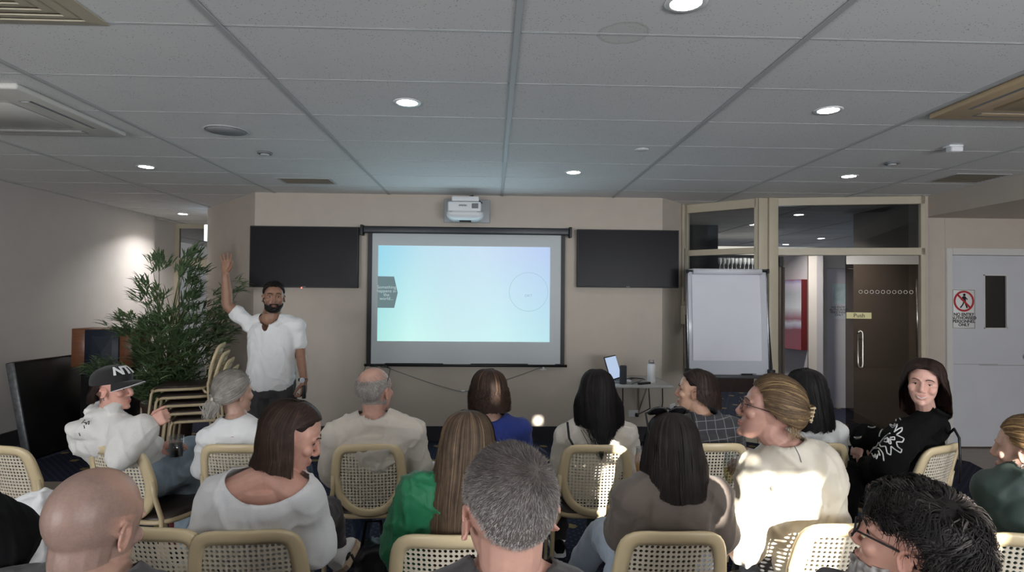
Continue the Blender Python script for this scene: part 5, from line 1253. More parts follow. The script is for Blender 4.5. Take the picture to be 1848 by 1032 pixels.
def make(key, label, hip, c7, head, yaw, pitch, roll, shl, shr, aL, aR, hL=None, hR=None, skin=FAIR, fem=True, hs=.92, shirt='tee_white', sleeve=.42, grow=.012, folds=.006, neck={}, pants='charcoal', legs=None, shoes='black', vox=.005, mouth='closed', jaw=1.0, belly=0, width=1.0, cuff=.01, tint=None, cuts=(), shirt_vox=.008, sname='shirt', low=-.10, neck_r=None, extra=None, group=None, seed=0, pleat=None, ears=True, fscale=(9, 9, 3.5), sgrow=0):
    p = Person(label, 'person', hip, c7, head, yaw, pitch, roll, shl, shr, skin, fem, hs, group); PP[key] = p
    p.torso(p.body, 0, width, belly=belly)
    for sh, (el, wr), sd, h in ((p.shl, aL, 1, hL), (p.shr, aR, -1, hR)):
        p.arm(p.body, sh, el, wr); h = h or {}
        d = h.get('d', V(wr) - V(el)); nrm = h.get('n', V((0, 0, 1)) if abs(V(d).normalized().z) < .8 else -p.fwd)
        hand_shapes(p.body, V(wr) + V(d).normalized() * .012, d, nrm, sd, h.get('curl', .4), (.9 if fem else 1.0) * h.get('s', 1), h.get('spread', .12), h.get('thumb', .6))
    p.finish_body(vox, tint, mouth, jaw, neck_r, ears)
    b = MB(); p.torso(b, grow, width, 1.05, belly, low)
    for sh, (el, wr) in ((p.shl, aL), (p.shr, aR)): p.arm(b, sh, el, wr, 1, grow * .9 + sgrow, sleeve, 14, cuff)
    if extra: extra(p, b)
    p.shirt_me = garment(b, shirt_vox, folds, fscale, seed or sum(map(ord, key)), 5, ([neck_cut(p, **neck)] if neck is not None else []) + [neck_cut(p, **q) for q in cuts], .003, pleat=pleat)
    p.shirt = p.wear(sname, p.shirt_me, CL[shirt] if isinstance(shirt, str) else shirt)
    # legs
    f = V((p.fwd.x, p.fwd.y, 0)).normalized(); sx = V((p.sx.x, p.sx.y, 0)).normalized()
    if legs is None: legs = [(p.hip - sx * .085 + V((0, 0, -.02)), p.hip - sx * .10 + f * .40 + V((0, 0, -.035)), V((p.hip.x, p.hip.y, .09)) - sx * .11 + f * .42), (p.hip + sx * .085 + V((0, 0, -.02)), p.hip + sx * .10 + f * .40 + V((0, 0, -.035)), V((p.hip.x, p.hip.y, .09)) + sx * .11 + f * .42)]
    if pants:
        b = MB(); ell_rings(b, [(p.hip + p.up * t, sx, f, .155 * w, .115 * d) for t, w, d in [(-.105, .8, .85), (-.05, 1.05, 1.05), (.03, 1.06, 1.06), (.10, 1.0, 1.0)]], 30, 2.4)
        for hp, kn, an in legs: p.leg(b, hp, kn, an, 1, .012)
        p.wear('trousers', garment(b, .010, .007, (9, 9, 6), sum(map(ord, key)) + 5, 5), CL[pants])
    if shoes:
        for hp, kn, an in legs:
            a = V(an); t = f * .2; p.shoe(V((a.x, a.y, max(.0, a.z - .09))) - f * .06, V((a.x, a.y, max(0, a.z - .09))) + t, CL.get(shoes) or M[shoes])
    return p
def zpt(px, py, Y, dz=0): return P(px, py, Y) + V((0, 0, dz))
def chip(key, d=-.04, z=.545, dx=0):
    c = CH[key]; r = c.rotation_euler.z; return V((c.location.x - math.sin(r) * d + math.cos(r) * dx, c.location.y + math.cos(r) * d + math.sin(r) * dx, z))

# ---------------- presenter
hp = P(489, 705, 4.72); hp.z = .86
def r_tint(l, c, inh, blend):
    x, y, z = l.T
    blend((np.clip((y - .0) * 30, 0, 1)) * np.clip((-.035 - z) * 60, 0, 1) * (z > -.13) * inh, np.array(srgb((60, 46, 40))), .6)
p = make('R', 'man in a white v-neck tee and dark trousers raising one arm beside the screen', hp, P(490, 572, 4.73), P(494, 536, 4.70), 202, 0, 0,
   P(535, 588, 4.72), P(453, 586, 4.74), (P(543, 640, 4.74), P(549, 686, 4.66)), (P(411, 551, 4.72), P(407, 496, 4.70)),
   dict(d=V((0, -.1, -1)), n=V((1, -.2, 0)), curl=.75), dict(d=V((.03, 0, 1)), n=V((.15, 1, .0)), curl=.16, spread=.3, thumb=.25), skin=TANNED, fem=False, hs=.98, sleeve=.30, folds=.006, neck=dict(rx=.078, ry=.115, rz=.062, df=.05, dz=.012, tilt=-20), cuts=[dict(rx=.026, ry=.06, rz=.055, df=.125, dz=-.048)],
   legs=[(hp + V((.09, 0, -.02)), V((hp.x + .10, hp.y, .46)), V((hp.x + .11, hp.y + .02, .09))), (hp + V((-.09, 0, -.02)), V((hp.x - .10, hp.y, .46)), V((hp.x - .11, hp.y + .02, .09)))], pants='charcoal', vox=.0035, jaw=1.05, belly=.02, width=1.02, tint=r_tint, low=-.13, cuff=.006, grow=.015, sgrow=-.006, neck_r=.062)
p.eyes(brow=(.012, .01, .008), browr=.0042, open_=.62)
def hr(l):
    x, y, z = np.abs(l[:, 0]), l[:, 1], l[:, 2]; top = np.where(y < .055, .0 - .95 * np.clip(y, -.02, .055), -.052 - .35 * np.clip(y - .055, 0, .02)); top = np.where((x < .032) & (y > .06), -.0475, top)
    m = np.clip((top - z) * 90, 0, 1) * (z > -.120 + 1.0 * np.clip(.045 - y, 0, .1)) * (y > -.004) * (x < .073)
    return m * (1 - np.exp(-((x / .021) ** 4 + ((z + .0685) / .0095) ** 4)))
def beard_fn(l): m = hr(l); m[m < .35] = 0; return m
p.patch('beard', beard_fn, .007, M['hair'], (.012, .010, .009), .004, 90)
hair_short(p.root, p.off, p.HM, 3, lambda a, e, r: (.012, .010, .009), lambda az: hairline(az, .66, -.05, -.35, .12) , 2600, .012, .0012, cap=(.012, .010, .009), infl=.009, Lfn=lambda a, e: .005 + .014 * max(0, min(1, (e - .1) * 1.5)))
b = MB(); wv = p.HM; w0 = P(548.5, 684, 4.665); b.tube([w0 + V((-.006, 0, .006)) , w0 + V((-.005, 0, -.012))], .036, 16); wt = b.build('wristwatch', M['black'], p.root, p.off); b = MB(); b.tube([w0 + V((0, -.034, -.003)), w0 + V((0, -.044, -.003))], .02, 14); b.build('dial', M['alu'], wt, p.off)
p.patch('tattoo', lambda l: ((np.abs(l[:, 0] + .045) < .032) & (l[:, 2] < -.165) & (l[:, 2] > -.225) & (l[:, 1] > .03)).astype(float) * (vnoise(l * 60) > -.25), .0012, mat('tattoo_ink', srgb((56, 58, 68)), .6))
b = MB(); q = P(549, 707, 4.63); b.rbox(-.012, -.018, -.05, .012, .012, .05, .005, 2); o = b.build('presenter_remote', M['black']); o.location = q; tag(o, 'small dark clicker held in the lowered hand of the standing man', 'remote control')

# ---------------- A: woman in cap and hoodie
def a_extra(p, b):      # hood lying on the upper back
    c = p.c7 - p.fwd * .075 + p.up * .0
    for dx, dy, dz, r in [(0, 0, 0, (.12, .06, .05)), (-.06, .0, -.03, (.085, .06, .055)), (.06, .0, -.03, (.08, .055, .05)), (-.07, -.03, -.075, (.075, .055, .06)), (0, -.03, -.075, (.09, .05, .07))]: b.ball(c + p.sx * dx + p.fwd * dy + p.up * dz, r, 18)
    pts = [p.c7 + p.sx * (.085 * math.cos(a)) + p.fwd * (.03 + .085 * math.sin(a)) + p.up * (.032 - .03 * math.sin(a)) for a in np.linspace(-.5, PI + .5, 12)]; b.tube(pts, .026, 12); 
p = make('A', 'woman in a black cap and white hoodie with crossed jeans, hand raised, at far left', chip('A', .06, .545, -.15), P(186, 752, 3.02), P(205, 702, 3.02), -90, 2, 0, P(150, 784, 3.10), P(230, 778, 2.94),
   (P(200, 832, 3.14), P(282, 806, 3.17)), (P(218, 826, 2.84), P(264, 768, 2.96)), dict(d=V((.9, .15, .12)), n=V((0, -.3, 1)), curl=.3), dict(d=V((.8, .1, .45)), n=V((-.2, -1, .1)), curl=1.2), skin=srgb((206, 156, 140)), hs=.86,
   shirt='hoodie', sleeve=.94, grow=.02, sgrow=.010, folds=.005, neck=None, pants='jeans', sname='hoodie', extra=a_extra, shoes='black', vox=.0036, cuff=.016, low=-.06,
   legs=[(P(250, 868, 3.08), P(345, 806, 3.42), P(372, 905, 3.40)), (P(228, 880, 3.0), P(338, 852, 3.36), P(332, 985, 3.44))])
p.eyes()
def cap_tail(l): return l
sc = Scalp(p.HM)
hair_long(p.root, p.off, p.HM, 2, srgb((44, 34, 31)), srgb((74, 56, 48)), face=1.72, L=.085, k_back=.9, rx=.085, ry=.10, back=.0, infl=.003, n=500, w=.0016, mix=.3, lvar=.06, front=.5)
b = MB(); rows = []
for i in range(13):
    r = []
    for j in range(48):
        az = 2 * PI * j / 48; aa = abs((az + PI) % (2 * PI) - PI); e0 = .20 - .30 * (aa / PI); r.append(sc.pt(az, e0 + (1.56 - e0) * i / 12, .012 + .006 * math.sin(PI * min(1, i / 9)) + .012 * (math.cos(az / 2) ** 4) * math.sin(PI * i / 12) + .008 * (i / 12)))
    rows.append(r)
b.rings(rows, True, False); capm = cloth('cap_black', (30, 29, 30), .9, .2, 250); cp = b.build('cap', capm, p.root, p.off)
b = MB(); sc_ = .1; top = []; bot = []
for i in range(9):
    v = i / 8; r1 = []; r2 = []
    for j in range(21):
        u = -1 + 2 * j / 20; az = u * 1.12; q = p.HM.inverted() @ sc.pt(az, .19, .013); ext = .072 * (1 - abs(u) ** 2.6); q2 = V((q.x * (1 + .05 * v), q.y + ext * v, q.z - .004 * v - .03 * v * (abs(u) ** 1.7) - .016 * v * v + .012 * v * (1 - u * u)))
        r1.append(p.HM @ q2); r2.append(p.HM @ (q2 + V((0, 0, -.004))))
    top.append(r1); bot.append(r2)
b.rings(top, False, False); b.rings(bot, False, False); br_ = b.build('brim', capm, cp, p.off); b = MB(); b.tube([(a_ + c_) / 2 for a_, c_ in zip(top[-1], bot[-1])], .0018, 6); b.build('brim_edge', CL['tee_white'], br_, p.off)
c = bpy.data.curves.new('t', 'FONT'); c.body = 'NTI'; c.size = .062; c.align_x = 'CENTER'; c.align_y = 'CENTER'; c.resolution_u = 3; c.offset = .0022; c.extrude = .0015; c.space_character = 1.05
o = bpy.data.objects.new('t', c); COL.objects.link(o); me = bpy.data.meshes.new_from_object(o.evaluated_get(bpy.context.evaluated_depsgraph_get())); bpy.data.objects.remove(o)
bm = bmesh.new(); bm.from_mesh(me); bmesh.ops.subdivide_edges(bm, edges=[e for e in bm.edges if e.calc_length() > .012], cuts=3); 
for v in bm.verts: v.co = sc.pt(v.co.x / .085 - .38, .70 + v.co.y / .1, .0365 + v.co.z)
bm.to_mesh(me); bm.free(); link_mesh('cap_lettering', me, CL['tee_white'], cp, False, p.off)
b = MB(); ea = p.HM @ V((.078, -.008, -.046)); b.tube([ea + V((0, 0, .006)), ea + V((.003, 0, -.006))], .002, 6); b.build('earring', M['alu'], p.root, p.off)
# small dark print on the back of the hoodie
bv = BVHTree.FromPolygons([tuple(v.co + p.off) for v in p.shirt_me.vertices], [tuple(q.vertices) for q in p.shirt_me.polygons])
def cast(bv, px, py, off=.0015):
    d = (P(px, py, 2) - V((0, 0, CAMZ))).normalized(); h = bv.ray_cast(V((0, 0, CAMZ)), d); return None if h[0] is None else h[0] + h[1] * (off if h[1].dot(d) < 0 else -off)
b = MB()
for pl in ([(148, 764), (153, 758), (156, 766)], [(150, 762), (158, 764)], [(152, 768), (153, 773)], [(143, 781), (145, 786)], [(158, 762), (161, 760), (160, 766)]):
    q = [cast(bv, *x) for x in pl]
    if all(q): b.tube(q, .0018, 6)
b.build('hoodie_print', M['black'], p.root, p.off)
tg = P(318, 806, 3.13); t = thing('tumbler', 'glass of dark drink resting in the lap of the woman in the cap', 'glass', (tg.x, tg.y, tg.z - .055)); b = MB(); b.lathe([(.028, 0), (.032, .004), (.036, .11), (.034, .11), (.030, .008), (.001, .006)], 20, cap=False); b.build('glass_wall', M['drink'], t); b = MB(); b.lathe([(.001, .008), (.0295, .009), (.032, .07), (.001, .07)], 20, cap=False); b.build('drink', mat('cola', srgb((26, 14, 12)), .1), t)

# ---------------- B: grey-haired woman with ponytail
p = make('B', 'grey-haired woman with a low ponytail in a white tee, seen from behind', chip('B'), P(425, 757, 3.10), P(424, 710, 3.14), -38, 2, 0, P(377, 790, 3.08), P(476, 788, 3.08),
   (P(368, 850, 3.15), P(400, 880, 3.45)), (P(490, 850, 3.15), P(470, 880, 3.45)), skin=FAIR, hs=.90, shirt='tee_white', sleeve=.44, pants='blue_jeans', neck=dict(rx=.066, ry=.07, rz=.045, dz=.045), shoes='black')
hm = HairMesh(); sc = Scalp(p.HM); rr = random.Random(21); gc, gc2 = srgb((140, 134, 127)), srgb((166, 160, 153))
kn = hair_pulled(hm, sc, rr, gc, gc2, lambda az: hairline(az, .55, -.05, -.75, .1), (PI - .15, -.42), 1100, .010, .0014, .5, .030)
for _ in range(160):
    e = kn + V((rr.gauss(-.012, .016), rr.gauss(-.03, .012), -rr.uniform(.06, .10))); hm.ribbon([kn + V((rr.gauss(0, .008), rr.gauss(0, .006), rr.gauss(0, .008))), kn.lerp(e, .35) + V((rr.gauss(0, .02), -.02, 0)), kn.lerp(e, .7) + V((rr.gauss(0, .016), -.01, 0)), e], .0022, V((1, 0, 0)), jit(mixc(gc, gc2, rr.random()), .15, rr))
hm.build('hair', p.root, p.off); b = MB(); b.tube([kn + V((-.012, -.01, 0)), kn + V((.012, -.012, -.004))], .011, 10); b.build('hair_tie', CL['tee_grey'], p.root, p.off)

# ---------------- C: brown bob, white scoop tee
p = make('C', 'woman with a brown bob and loose white scoop-back tee looking down to the right', chip('C', -.06, .545, -.02), P(492, 852, 1.98), P(528, 788, 2.03), -74, -20, 0, P(396, 895, 1.96), P(546, 892, 1.97),
   (P(376, 985, 2.03), P(420, 1040, 2.25)), (P(566, 985, 2.05), P(552, 966, 2.22)), None, dict(d=V((-.7, .2, -.35)), n=V((.2, .8, .4)), curl=.7), skin=srgb((208, 160, 142)), hs=.95, shirt='tee_white', sleeve=.46, grow=.018, sgrow=.006, cuff=.012, folds=.006, neck=dict(rx=.135, ry=.115, rz=.085, df=-.03, dz=.03, tilt=10), pants='legging', vox=.0034, mouth='closed', low=-.16,
   legs=[(P(430, 1040, 2.1), P(480, 1030, 2.55), P(500, 1200, 2.6)), (P(520, 1010, 2.12), P(588, 925, 2.50), P(606, 985, 2.58))], shoes=None, neck_r=.046)
p.eyes(open_=.55)
hair_long(p.root, p.off, p.HM, 5, srgb((48, 38, 34)), srgb((92, 70, 58)), srgb((80, 60, 49)), face=1.56, L=.155, k_back=1.0, flick=.016, rx=.094, ry=.112, back=.0, infl=.012, n=1100, w=.0015, mix=.3, lvar=.012, jitL=lambda a: .150 + .012 * math.sin(a))
an = P(610, 984, 2.58); b = MB(); limb(b, [P(603, 968, 2.57), an, P(622, 1006, 2.56)], [.034, .031, .03]); b.build('ankle', M['skin'], p.root, p.off)
me = p.root.children[-1].data; setcol(me, np.tile(np.array(srgb((196, 148, 130))), (len(me.vertices), 1)))
s1 = p.shoe(P(618, 1034, 2.52), P(640, 982, 2.66), CL['tee_white'], mat('gum_sole', srgb((190, 170, 146)), .7), up=(-.5, -.75, .3))
b = MB(); b.tube([P(634, 1000, 2.50), P(640, 1012, 2.50), P(636, 1024, 2.49)], .006, 6); b.build('shoe_stripe', M['black'], s1, p.off)

# ---------------- D: balding man, pale jumper
p = make('D', 'balding grey-haired man in a pale jumper with glasses pushed up on his head', chip('D', -.06), P(674, 752, 3.06), P(676, 705, 3.09), -24, 4, 0, P(606, 788, 3.06), P(740, 780, 3.06),
   (P(597, 850, 3.12), P(625, 872, 3.4)), (P(757, 845, 3.14), P(742, 850, 3.42)), skin=RUDDY, fem=False, hs=1.02, shirt='tee_grey', sleeve=.8, grow=.026, folds=.007, pants='blue_jeans', belly=.05, neck=dict(rx=.078, ry=.082, rz=.05, dz=.03), vox=.005, shoes=None, seed=4, low=-.16,
   legs=[(P(640, 880, 3.2), P(650, 900, 3.62), P(655, 985, 3.68)), (P(705, 880, 3.2), P(735, 872, 3.66), P(772, 856, 3.75))])
hair_short(p.root, p.off, p.HM, 8, lambda a, e, r: mixc(srgb((126, 117, 111)), srgb((176, 170, 165)), r.random()), lambda az: max(hairline(az, 1.3, -.02, -.62, .1), -.62), 5200, .014, .0008, cap=None, infl=.003, dens=lambda a, e: 1 if (e < .45 and abs((a + PI) % (2 * PI) - PI) > 1.0) else (.06 if e < .8 else .012))
p.patch('hair', lambda l: np.clip((.058 - l[:, 2]) * 40, 0, 1) * np.clip((.03 - l[:, 1]) * 30, 0, 1) * (l[:, 2] > -.055 - .25 * np.clip(l[:, 1] + .05, 0, .1)) * (np.abs(l[:, 0]) < .079) * (1 - (np.exp(-((l[:, 1] + .012) / .024) ** 4) * np.exp(-((l[:, 2] + .015) / .034) ** 4) * (np.abs(l[:, 0]) > .05))) - .25, .005, M['hair'], srgb((142, 133, 127)), .0025, 150)
glasses(p.root, p.off, p.HM @ Matrix.Translation((0, .002, .036)) @ Matrix.Rotation(R_(60), 4, 'X'), M['black'], name='eyeglasses', y=.092, wid=.068)
s1 = p.shoe(P(766, 868, 3.74), P(784, 842, 3.86), CL['tee_white'], M['white'], up=(-.3, -.8, .4))
p.shoe(P(655, 1000, 3.62), P(655, 985, 3.86), CL['tee_white'])

# ---------------- E: royal blue top
p = make('E', 'woman with wavy dark brown hair in a royal blue top', chip('E', .02), P(886, 757, 3.20), P(880, 706, 3.22), 32, 0, 0, P(832, 776, 3.2), P(938, 776, 3.2),
   (P(820, 840, 3.25), P(850, 870, 3.5)), (P(946, 840, 3.25), P(925, 872, 3.5)), skin=FAIR, shirt='blue', sleeve=.9, grow=.018, folds=.006, pants='charcoal')
hair_long(p.root, p.off, p.HM, 9, srgb((48, 38, 34)), srgb((104, 78, 62)), srgb((70, 54, 46)), face=1.0, L=.125, k_back=.95, rx=.10, ry=.105, back=.01, infl=.018, n=900, wave=.014, wfreq=15, w=.0018, mix=.3, lvar=.05)

# ---------------- F: green blouse, long blonde-brown hair
p = make('F', 'woman with long straight light brown hair in a green blouse', chip('F', -.04), P(842, 858, 1.99), P(846, 803, 2.02), -18, -3, 0, P(758, 896, 1.98), P(900, 892, 2.0),
   (P(724, 985, 2.02), P(770, 1030, 2.25)), (P(930, 985, 2.05), P(900, 1030, 2.3)), ears=False, skin=FAIR, shirt='green', sleeve=.8, grow=.02, sgrow=.022, folds=.008, fscale=(20, 20, 5), neck=dict(rx=.07, ry=.075, rz=.05, dz=.03), cuff=.012)
hair_long(p.root, p.off, p.HM, 12, srgb((60, 50, 42)), srgb((122, 100, 78)), srgb((104, 84, 66)), face=.9, L=.30, k_back=.80, rx=.115, ry=.112, back=.05, infl=.012, n=1500, w=.0014, mix=.4, lvar=.04, jitL=lambda a: .29 + .07 * math.sin((a - .9) / (2 * PI - 1.8) * PI) - .02 * math.cos(a))

# ---------------- G: grey crop in the foreground
p = make('G', 'man with cropped grey hair seen from behind at the bottom centre', (.02, 1.13, .545), P(922, 1030, 1.07), P(918, 922, 1.07), 14, 0, 0, V((-.17, 1.06, .96)), V((.20, 1.05, .96)),
   (V((-.22, 1.05, .72)), V((-.12, 1.3, .62))), (V((.25, 1.05, .72)), V((.15, 1.3, .62))), skin=RUDDY, fem=False, hs=1.0, shirt='charcoal', sleeve=.45, pants='blue_jeans', vox=.0036, neck=dict(rx=.075, ry=.08, rz=.04, dz=.02))
gA, gB = srgb((92, 84, 80)), srgb((190, 186, 182))
hair_short(p.root, p.off, p.HM, 14, lambda a, e, r: mixc(srgb((66, 57, 54)), srgb((168, 164, 160)), min(1, max(0, r.random() * (.3 + .9 * max(0, min(1, .75 - e))) ))), lambda az: hairline(az, .6, -.12, -.75, .10), 16000, .012, .00038, lift=.7, infl=.004, cap=srgb((88, 80, 76)), whorl=(PI + .5, .78), Lfn=lambda a, e: .006 + .008 * max(0, min(1, (e + .5))), seg=3, capinfl=.0045)

# ---------------- H: shaved head
def h_tint(l, c, inh, blend):
    x, y, z = l.T
    m = np.clip((.125 - np.sqrt(((y - .055) / 1.0) ** 2 + ((z - .095) / 1.0) ** 2 + (x / 1.6) ** 2)) * 0 + (np.sqrt(((y - .05)) ** 2 + ((z - .10)) ** 2 + (x * .9) ** 2) - .075) * 26, 0, 1) * (z > -.06 + y * .3) * (y < .062) * inh
    blend(m * (1 - np.exp(-((y + .005) / .03) ** 4) * (np.abs(x) > .068) * (z < .03)), np.array(srgb((126, 106, 98))), .72)
    sp = (vnoise(l * 420) > .1) * m; blend(sp, np.array(srgb((90, 76, 72))), .14)
p = make('H', 'bald man with a shaved head seen from behind at the bottom left', V((-.88, 1.32, .545)), P(170, 1052, 1.26), P(170, 948, 1.265), -11, -12, 4, V((-1.05, 1.28, .90)), V((-.68, 1.25, .90)),
   (V((-1.1, 1.33, .68)), V((-1.0, 1.58, .6))), (V((-.64, 1.33, .68)), V((-.72, 1.58, .6))), skin=srgb((174, 139, 122)), fem=False, hs=.99, shirt='charcoal', sleeve=.45, pants='charcoal', vox=.0034, tint=h_tint)

# ---------------- I: black tee, only the shoulder and arm at the left edge
p = make('I', 'person in a black tee, only an arm and shoulder at the left edge', V((-1.42, 1.28, .545)), P(-185, 905, 1.30), P(-185, 805, 1.32), 0, 0, 0, P(-290, 940, 1.32), P(-78, 922, 1.26),
   (V((-1.7, 1.35, .72)), V((-1.6, 1.6, .62))), (P(4, 984, 1.36), P(-70, 1025, 1.5)), skin=TANNED, fem=True, shirt='black', sleeve=.42, grow=.02, sgrow=.008, pants='charcoal', cuff=.014, low=-.16)
hair_short(p.root, p.off, p.HM, 3, lambda a, e, r: (.02, .016, .013), hairline, 1500, .02, .0015, cap=(.02, .016, .013), infl=.008)

# ---------------- J: very long black hair, cream cardigan
p = make('J', 'woman with very long straight black hair in a cream cardigan', chip('J'), P(1078, 757, 3.10), P(1077, 706, 3.13), 8, 2, 0, P(1022, 788, 3.10), P(1130, 786, 3.10),
   (P(1012, 850, 3.14), P(1040, 872, 3.4)), (P(1143, 850, 3.14), P(1120, 872, 3.4)), ears=False, skin=FAIR, shirt='cardigan', sleeve=.95, grow=.02, folds=.006, pants='charcoal')
hair_long(p.root, p.off, p.HM, 15, srgb((22, 20, 21)), srgb((52, 46, 46)), face=.95, L=.235, k_back=.74, rx=.125, ry=.11, back=.03, infl=.013, n=1000, w=.0018, mix=.3, lvar=.05, jitL=lambda a: .185 + .095 * max(0, math.cos(a - PI + .1)) ** 3)
hm = HairMesh(); rr = random.Random(4); st = P(1088, 790, 3.0)
for _ in range(70):
    e = P(1085 + rr.gauss(0, 3), 822 + rr.uniform(-10, 10), 2.93); s0 = P(1082 + rr.gauss(0, 12), 775, 2.985); hm.ribbon([s0, s0.lerp(e, .5) + V((rr.gauss(0, .008), -.012, 0)), e], .0016, V((1, 0, 0)), jit((.01, .009, .009), .2, rr))
hm.build('hair_lock', p.root, p.off)
b = MB(); b.tube([P(1024, 762, 3.045), P(1027, 790, 3.0), P(1036, 806, 2.985), P(1050, 816, 2.98)], .006, 8); b.build('bag_strap', M['black'], p.root, p.off)

# ---------------- K: checked shirt, profile left
def plaid():
    m = cloth('checked_flannel', (52, 51, 54)); nt = m.node_tree; N = nt.nodes; L = nt.links; b = N['Principled BSDF']; tc = N.new('ShaderNodeTexCoord'); sp = N.new('ShaderNodeSeparateXYZ')
    mp = N.new('ShaderNodeMapping'); mp.inputs['Rotation'].default_value = (0, .12, .15); L.new(tc.outputs['Object'], mp.inputs['Vector']); L.new(mp.outputs[0], sp.inputs[0]); ls = []
    for ax, f, ph in (('X', 22, .1), ('Z', 22, .3)):
        a = N.new('ShaderNodeMath'); a.operation = 'MULTIPLY_ADD'; a.inputs[1].default_value = f; a.inputs[2].default_value = ph; L.new(sp.outputs[ax], a.inputs[0]); q = N.new('ShaderNodeMath'); q.operation = 'FRACT'; L.new(a.outputs[0], q.inputs[0]); c = N.new('ShaderNodeMath'); c.operation = 'LESS_THAN'; c.inputs[1].default_value = .075; L.new(q.outputs[0], c.inputs[0]); ls.append(c)
    mx = N.new('ShaderNodeMath'); mx.operation = 'MAXIMUM'; L.new(ls[0].outputs[0], mx.inputs[0]); L.new(ls[1].outputs[0], mx.inputs[1]); mi = N.new('ShaderNodeMix'); mi.data_type = 'RGBA'; mi.inputs['A'].default_value = (*srgb((50, 49, 53)), 1); mi.inputs['B'].default_value = (*srgb((112, 112, 114)), 1); L.new(mx.outputs[0], mi.inputs['Factor']); L.new(mi.outputs['Result'], b.inputs['Base Color']); return m
p = make('K', 'woman with a short dark brown bob in a dark checked shirt, profile to the left', chip('K', -.01), P(1272, 756, 3.15), P(1254, 706, 3.17), 66, 5, 0, P(1215, 780, 3.16), P(1322, 776, 3.13),
   (P(1208, 840, 3.2), P(1230, 868, 3.45)), (P(1330, 840, 3.2), P(1310, 868, 3.45)), skin=OLIVE, hs=.93, shirt=plaid(), sleeve=.95, grow=.02, folds=.006, pants='charcoal', vox=.0036, neck=dict(rx=.062, ry=.066, rz=.04, dz=.045), 
   extra=lambda p, b: b.tube([p.c7 + p.sx * (.06 * math.cos(a)) + p.fwd * (.012 + .06 * math.sin(a)) + p.up * .035 for a in np.linspace(0, 2 * PI, 14)], .016, 10))
p.eyes(open_=.8)
hair_long(p.root, p.off, p.HM, 17, srgb((36, 30, 28)), srgb((80, 62, 54)), srgb((60, 46, 40)), face=1.66, L=.10, k_back=1.0, rx=.098, ry=.118, back=.0, infl=.015, n=900, wave=.003, w=.0016, mix=.3, lvar=.03, jitL=lambda a: .055 + .05 * max(0, -math.cos(a)) )

# ---------------- L: taupe tee, sunglasses on head
p = make('L', 'woman with straight black hair, sunglasses on her head and a taupe tee', chip('L', -.03), P(1216, 862, 2.0), P(1212, 806, 2.03), 4, -4, 0, P(1140, 898, 1.98), P(1288, 894, 1.98),
   (P(1122, 978, 2.06), P(1160, 862, 2.36)), (P(1300, 985, 2.04), P(1270, 1020, 2.28)), dict(d=V((.05, .3, 1)), n=V((-.7, -.7, .1)), curl=.9), None, ears=False, skin=FAIR, shirt='taupe', sleeve=.37, grow=.018, folds=.006, pants='paledenim', neck=dict(rx=.085, ry=.085, rz=.05, dz=.03, df=.0), vox=.0045, cuff=.012,
   legs=[(P(1160, 1020, 2.1), P(1088, 962, 2.5), P(1030, 1050, 2.62)), (P(1250, 1020, 2.1), P(1260, 1020, 2.55), P(1255, 1190, 2.6))], shoes='black')
hair_long(p.root, p.off, p.HM, 19, srgb((26, 23, 23)), srgb((66, 56, 54)), srgb((44, 36, 34)), face=.95, L=.185, k_back=.92, rx=.105, ry=.115, back=.015, infl=.012, n=1100, w=.0016, mix=.35, lvar=.03, jitL=lambda a: .17 + .03 * math.sin(a - .6) + .03 * max(0, math.cos(a - 3.4)) ** 4)
g = glasses(p.root, p.off, p.HM @ Matrix.Translation((0, -.012, .045)) @ Matrix.Rotation(R_(56), 4, 'X') @ Matrix.Scale(1.16, 4), M['black'], lens=M['blackg'], name='sunglasses', y=.082, wid=.07, rim=.0034, rx=.029, rz=.022)
def flute(loc, label, lean=(0, 0), h=.21):
    t = thing('champagne_flute', label, 'glass', loc, 0, 'champagne flutes'); t.rotation_euler = (lean[0], lean[1], 0)
    b = MB(); b.lathe([(.03, 0), (.031, .002), (.008, .006), (.0042, .012), (.004, .075), (.008, .085), (.022, .115), (.027, .15), (.0245, .21), (.0237, .21), (.0262, .15), (.021, .117), (.001, .088)], 24, cap=False); b.build('glass_body', M['drink'], t)
    b = MB(); b.lathe([(.001, .089), (.0205, .117), (.0255, .148), (.001, .148)], 20, cap=False); b.build('wine', M['wine'], t); return t
M['wine'] = tint_glass('sparkling_wine', (.95, .86, .6), .03)
q = P(1158, 858, 2.37); flute((q.x, q.y, q.z - .10), 'champagne flute in the raised hand left of the taupe-clad woman')

# ---------------- M: beige top, glasses, claw clip
def m_extra(p, b): pass
p = make('M', 'woman in glasses and a loose beige top, hair in a claw clip, holding a flute', chip('M', -.02, .545, -.02), P(1420, 806, 2.08), P(1386, 742, 2.10), 72, 14, 4, P(1368, 848, 2.12), P(1480, 838, 2.06),
   (P(1346, 985, 2.14), P(1376, 848, 2.36)), (P(1500, 975, 2.1), P(1450, 1020, 2.3)), dict(d=V((-.9, .12, .16)), n=V((.05, -.6, .8)), curl=.62, thumb=.5), None, skin=srgb((180, 138, 124)), ears=False, hs=.95, shirt='beige', sleeve=.86, grow=.020, sgrow=.016, folds=.009, fscale=(6, 6, 3), pants='charcoal', vox=.0034, neck=dict(rx=.068, ry=.07, rz=.04, dz=.04), cuff=.02, low=-.14, sname='blouse', neck_r=.046)
p.eyes(open_=.8)
hm = HairMesh(); sc = Scalp(p.HM); rr = random.Random(31); c1, c2 = srgb((88, 71, 54)), srgb((152, 126, 90))
kn = hair_pulled(hm, sc, rr, c1, c2, lambda az: hairline(az, .60, -.16, -.72, -.34), (PI + .15, .05), 1500, .012, .0014, .45, .026)
back = (p.HM.to_3x3() @ V((0, -1, .1))).normalized()
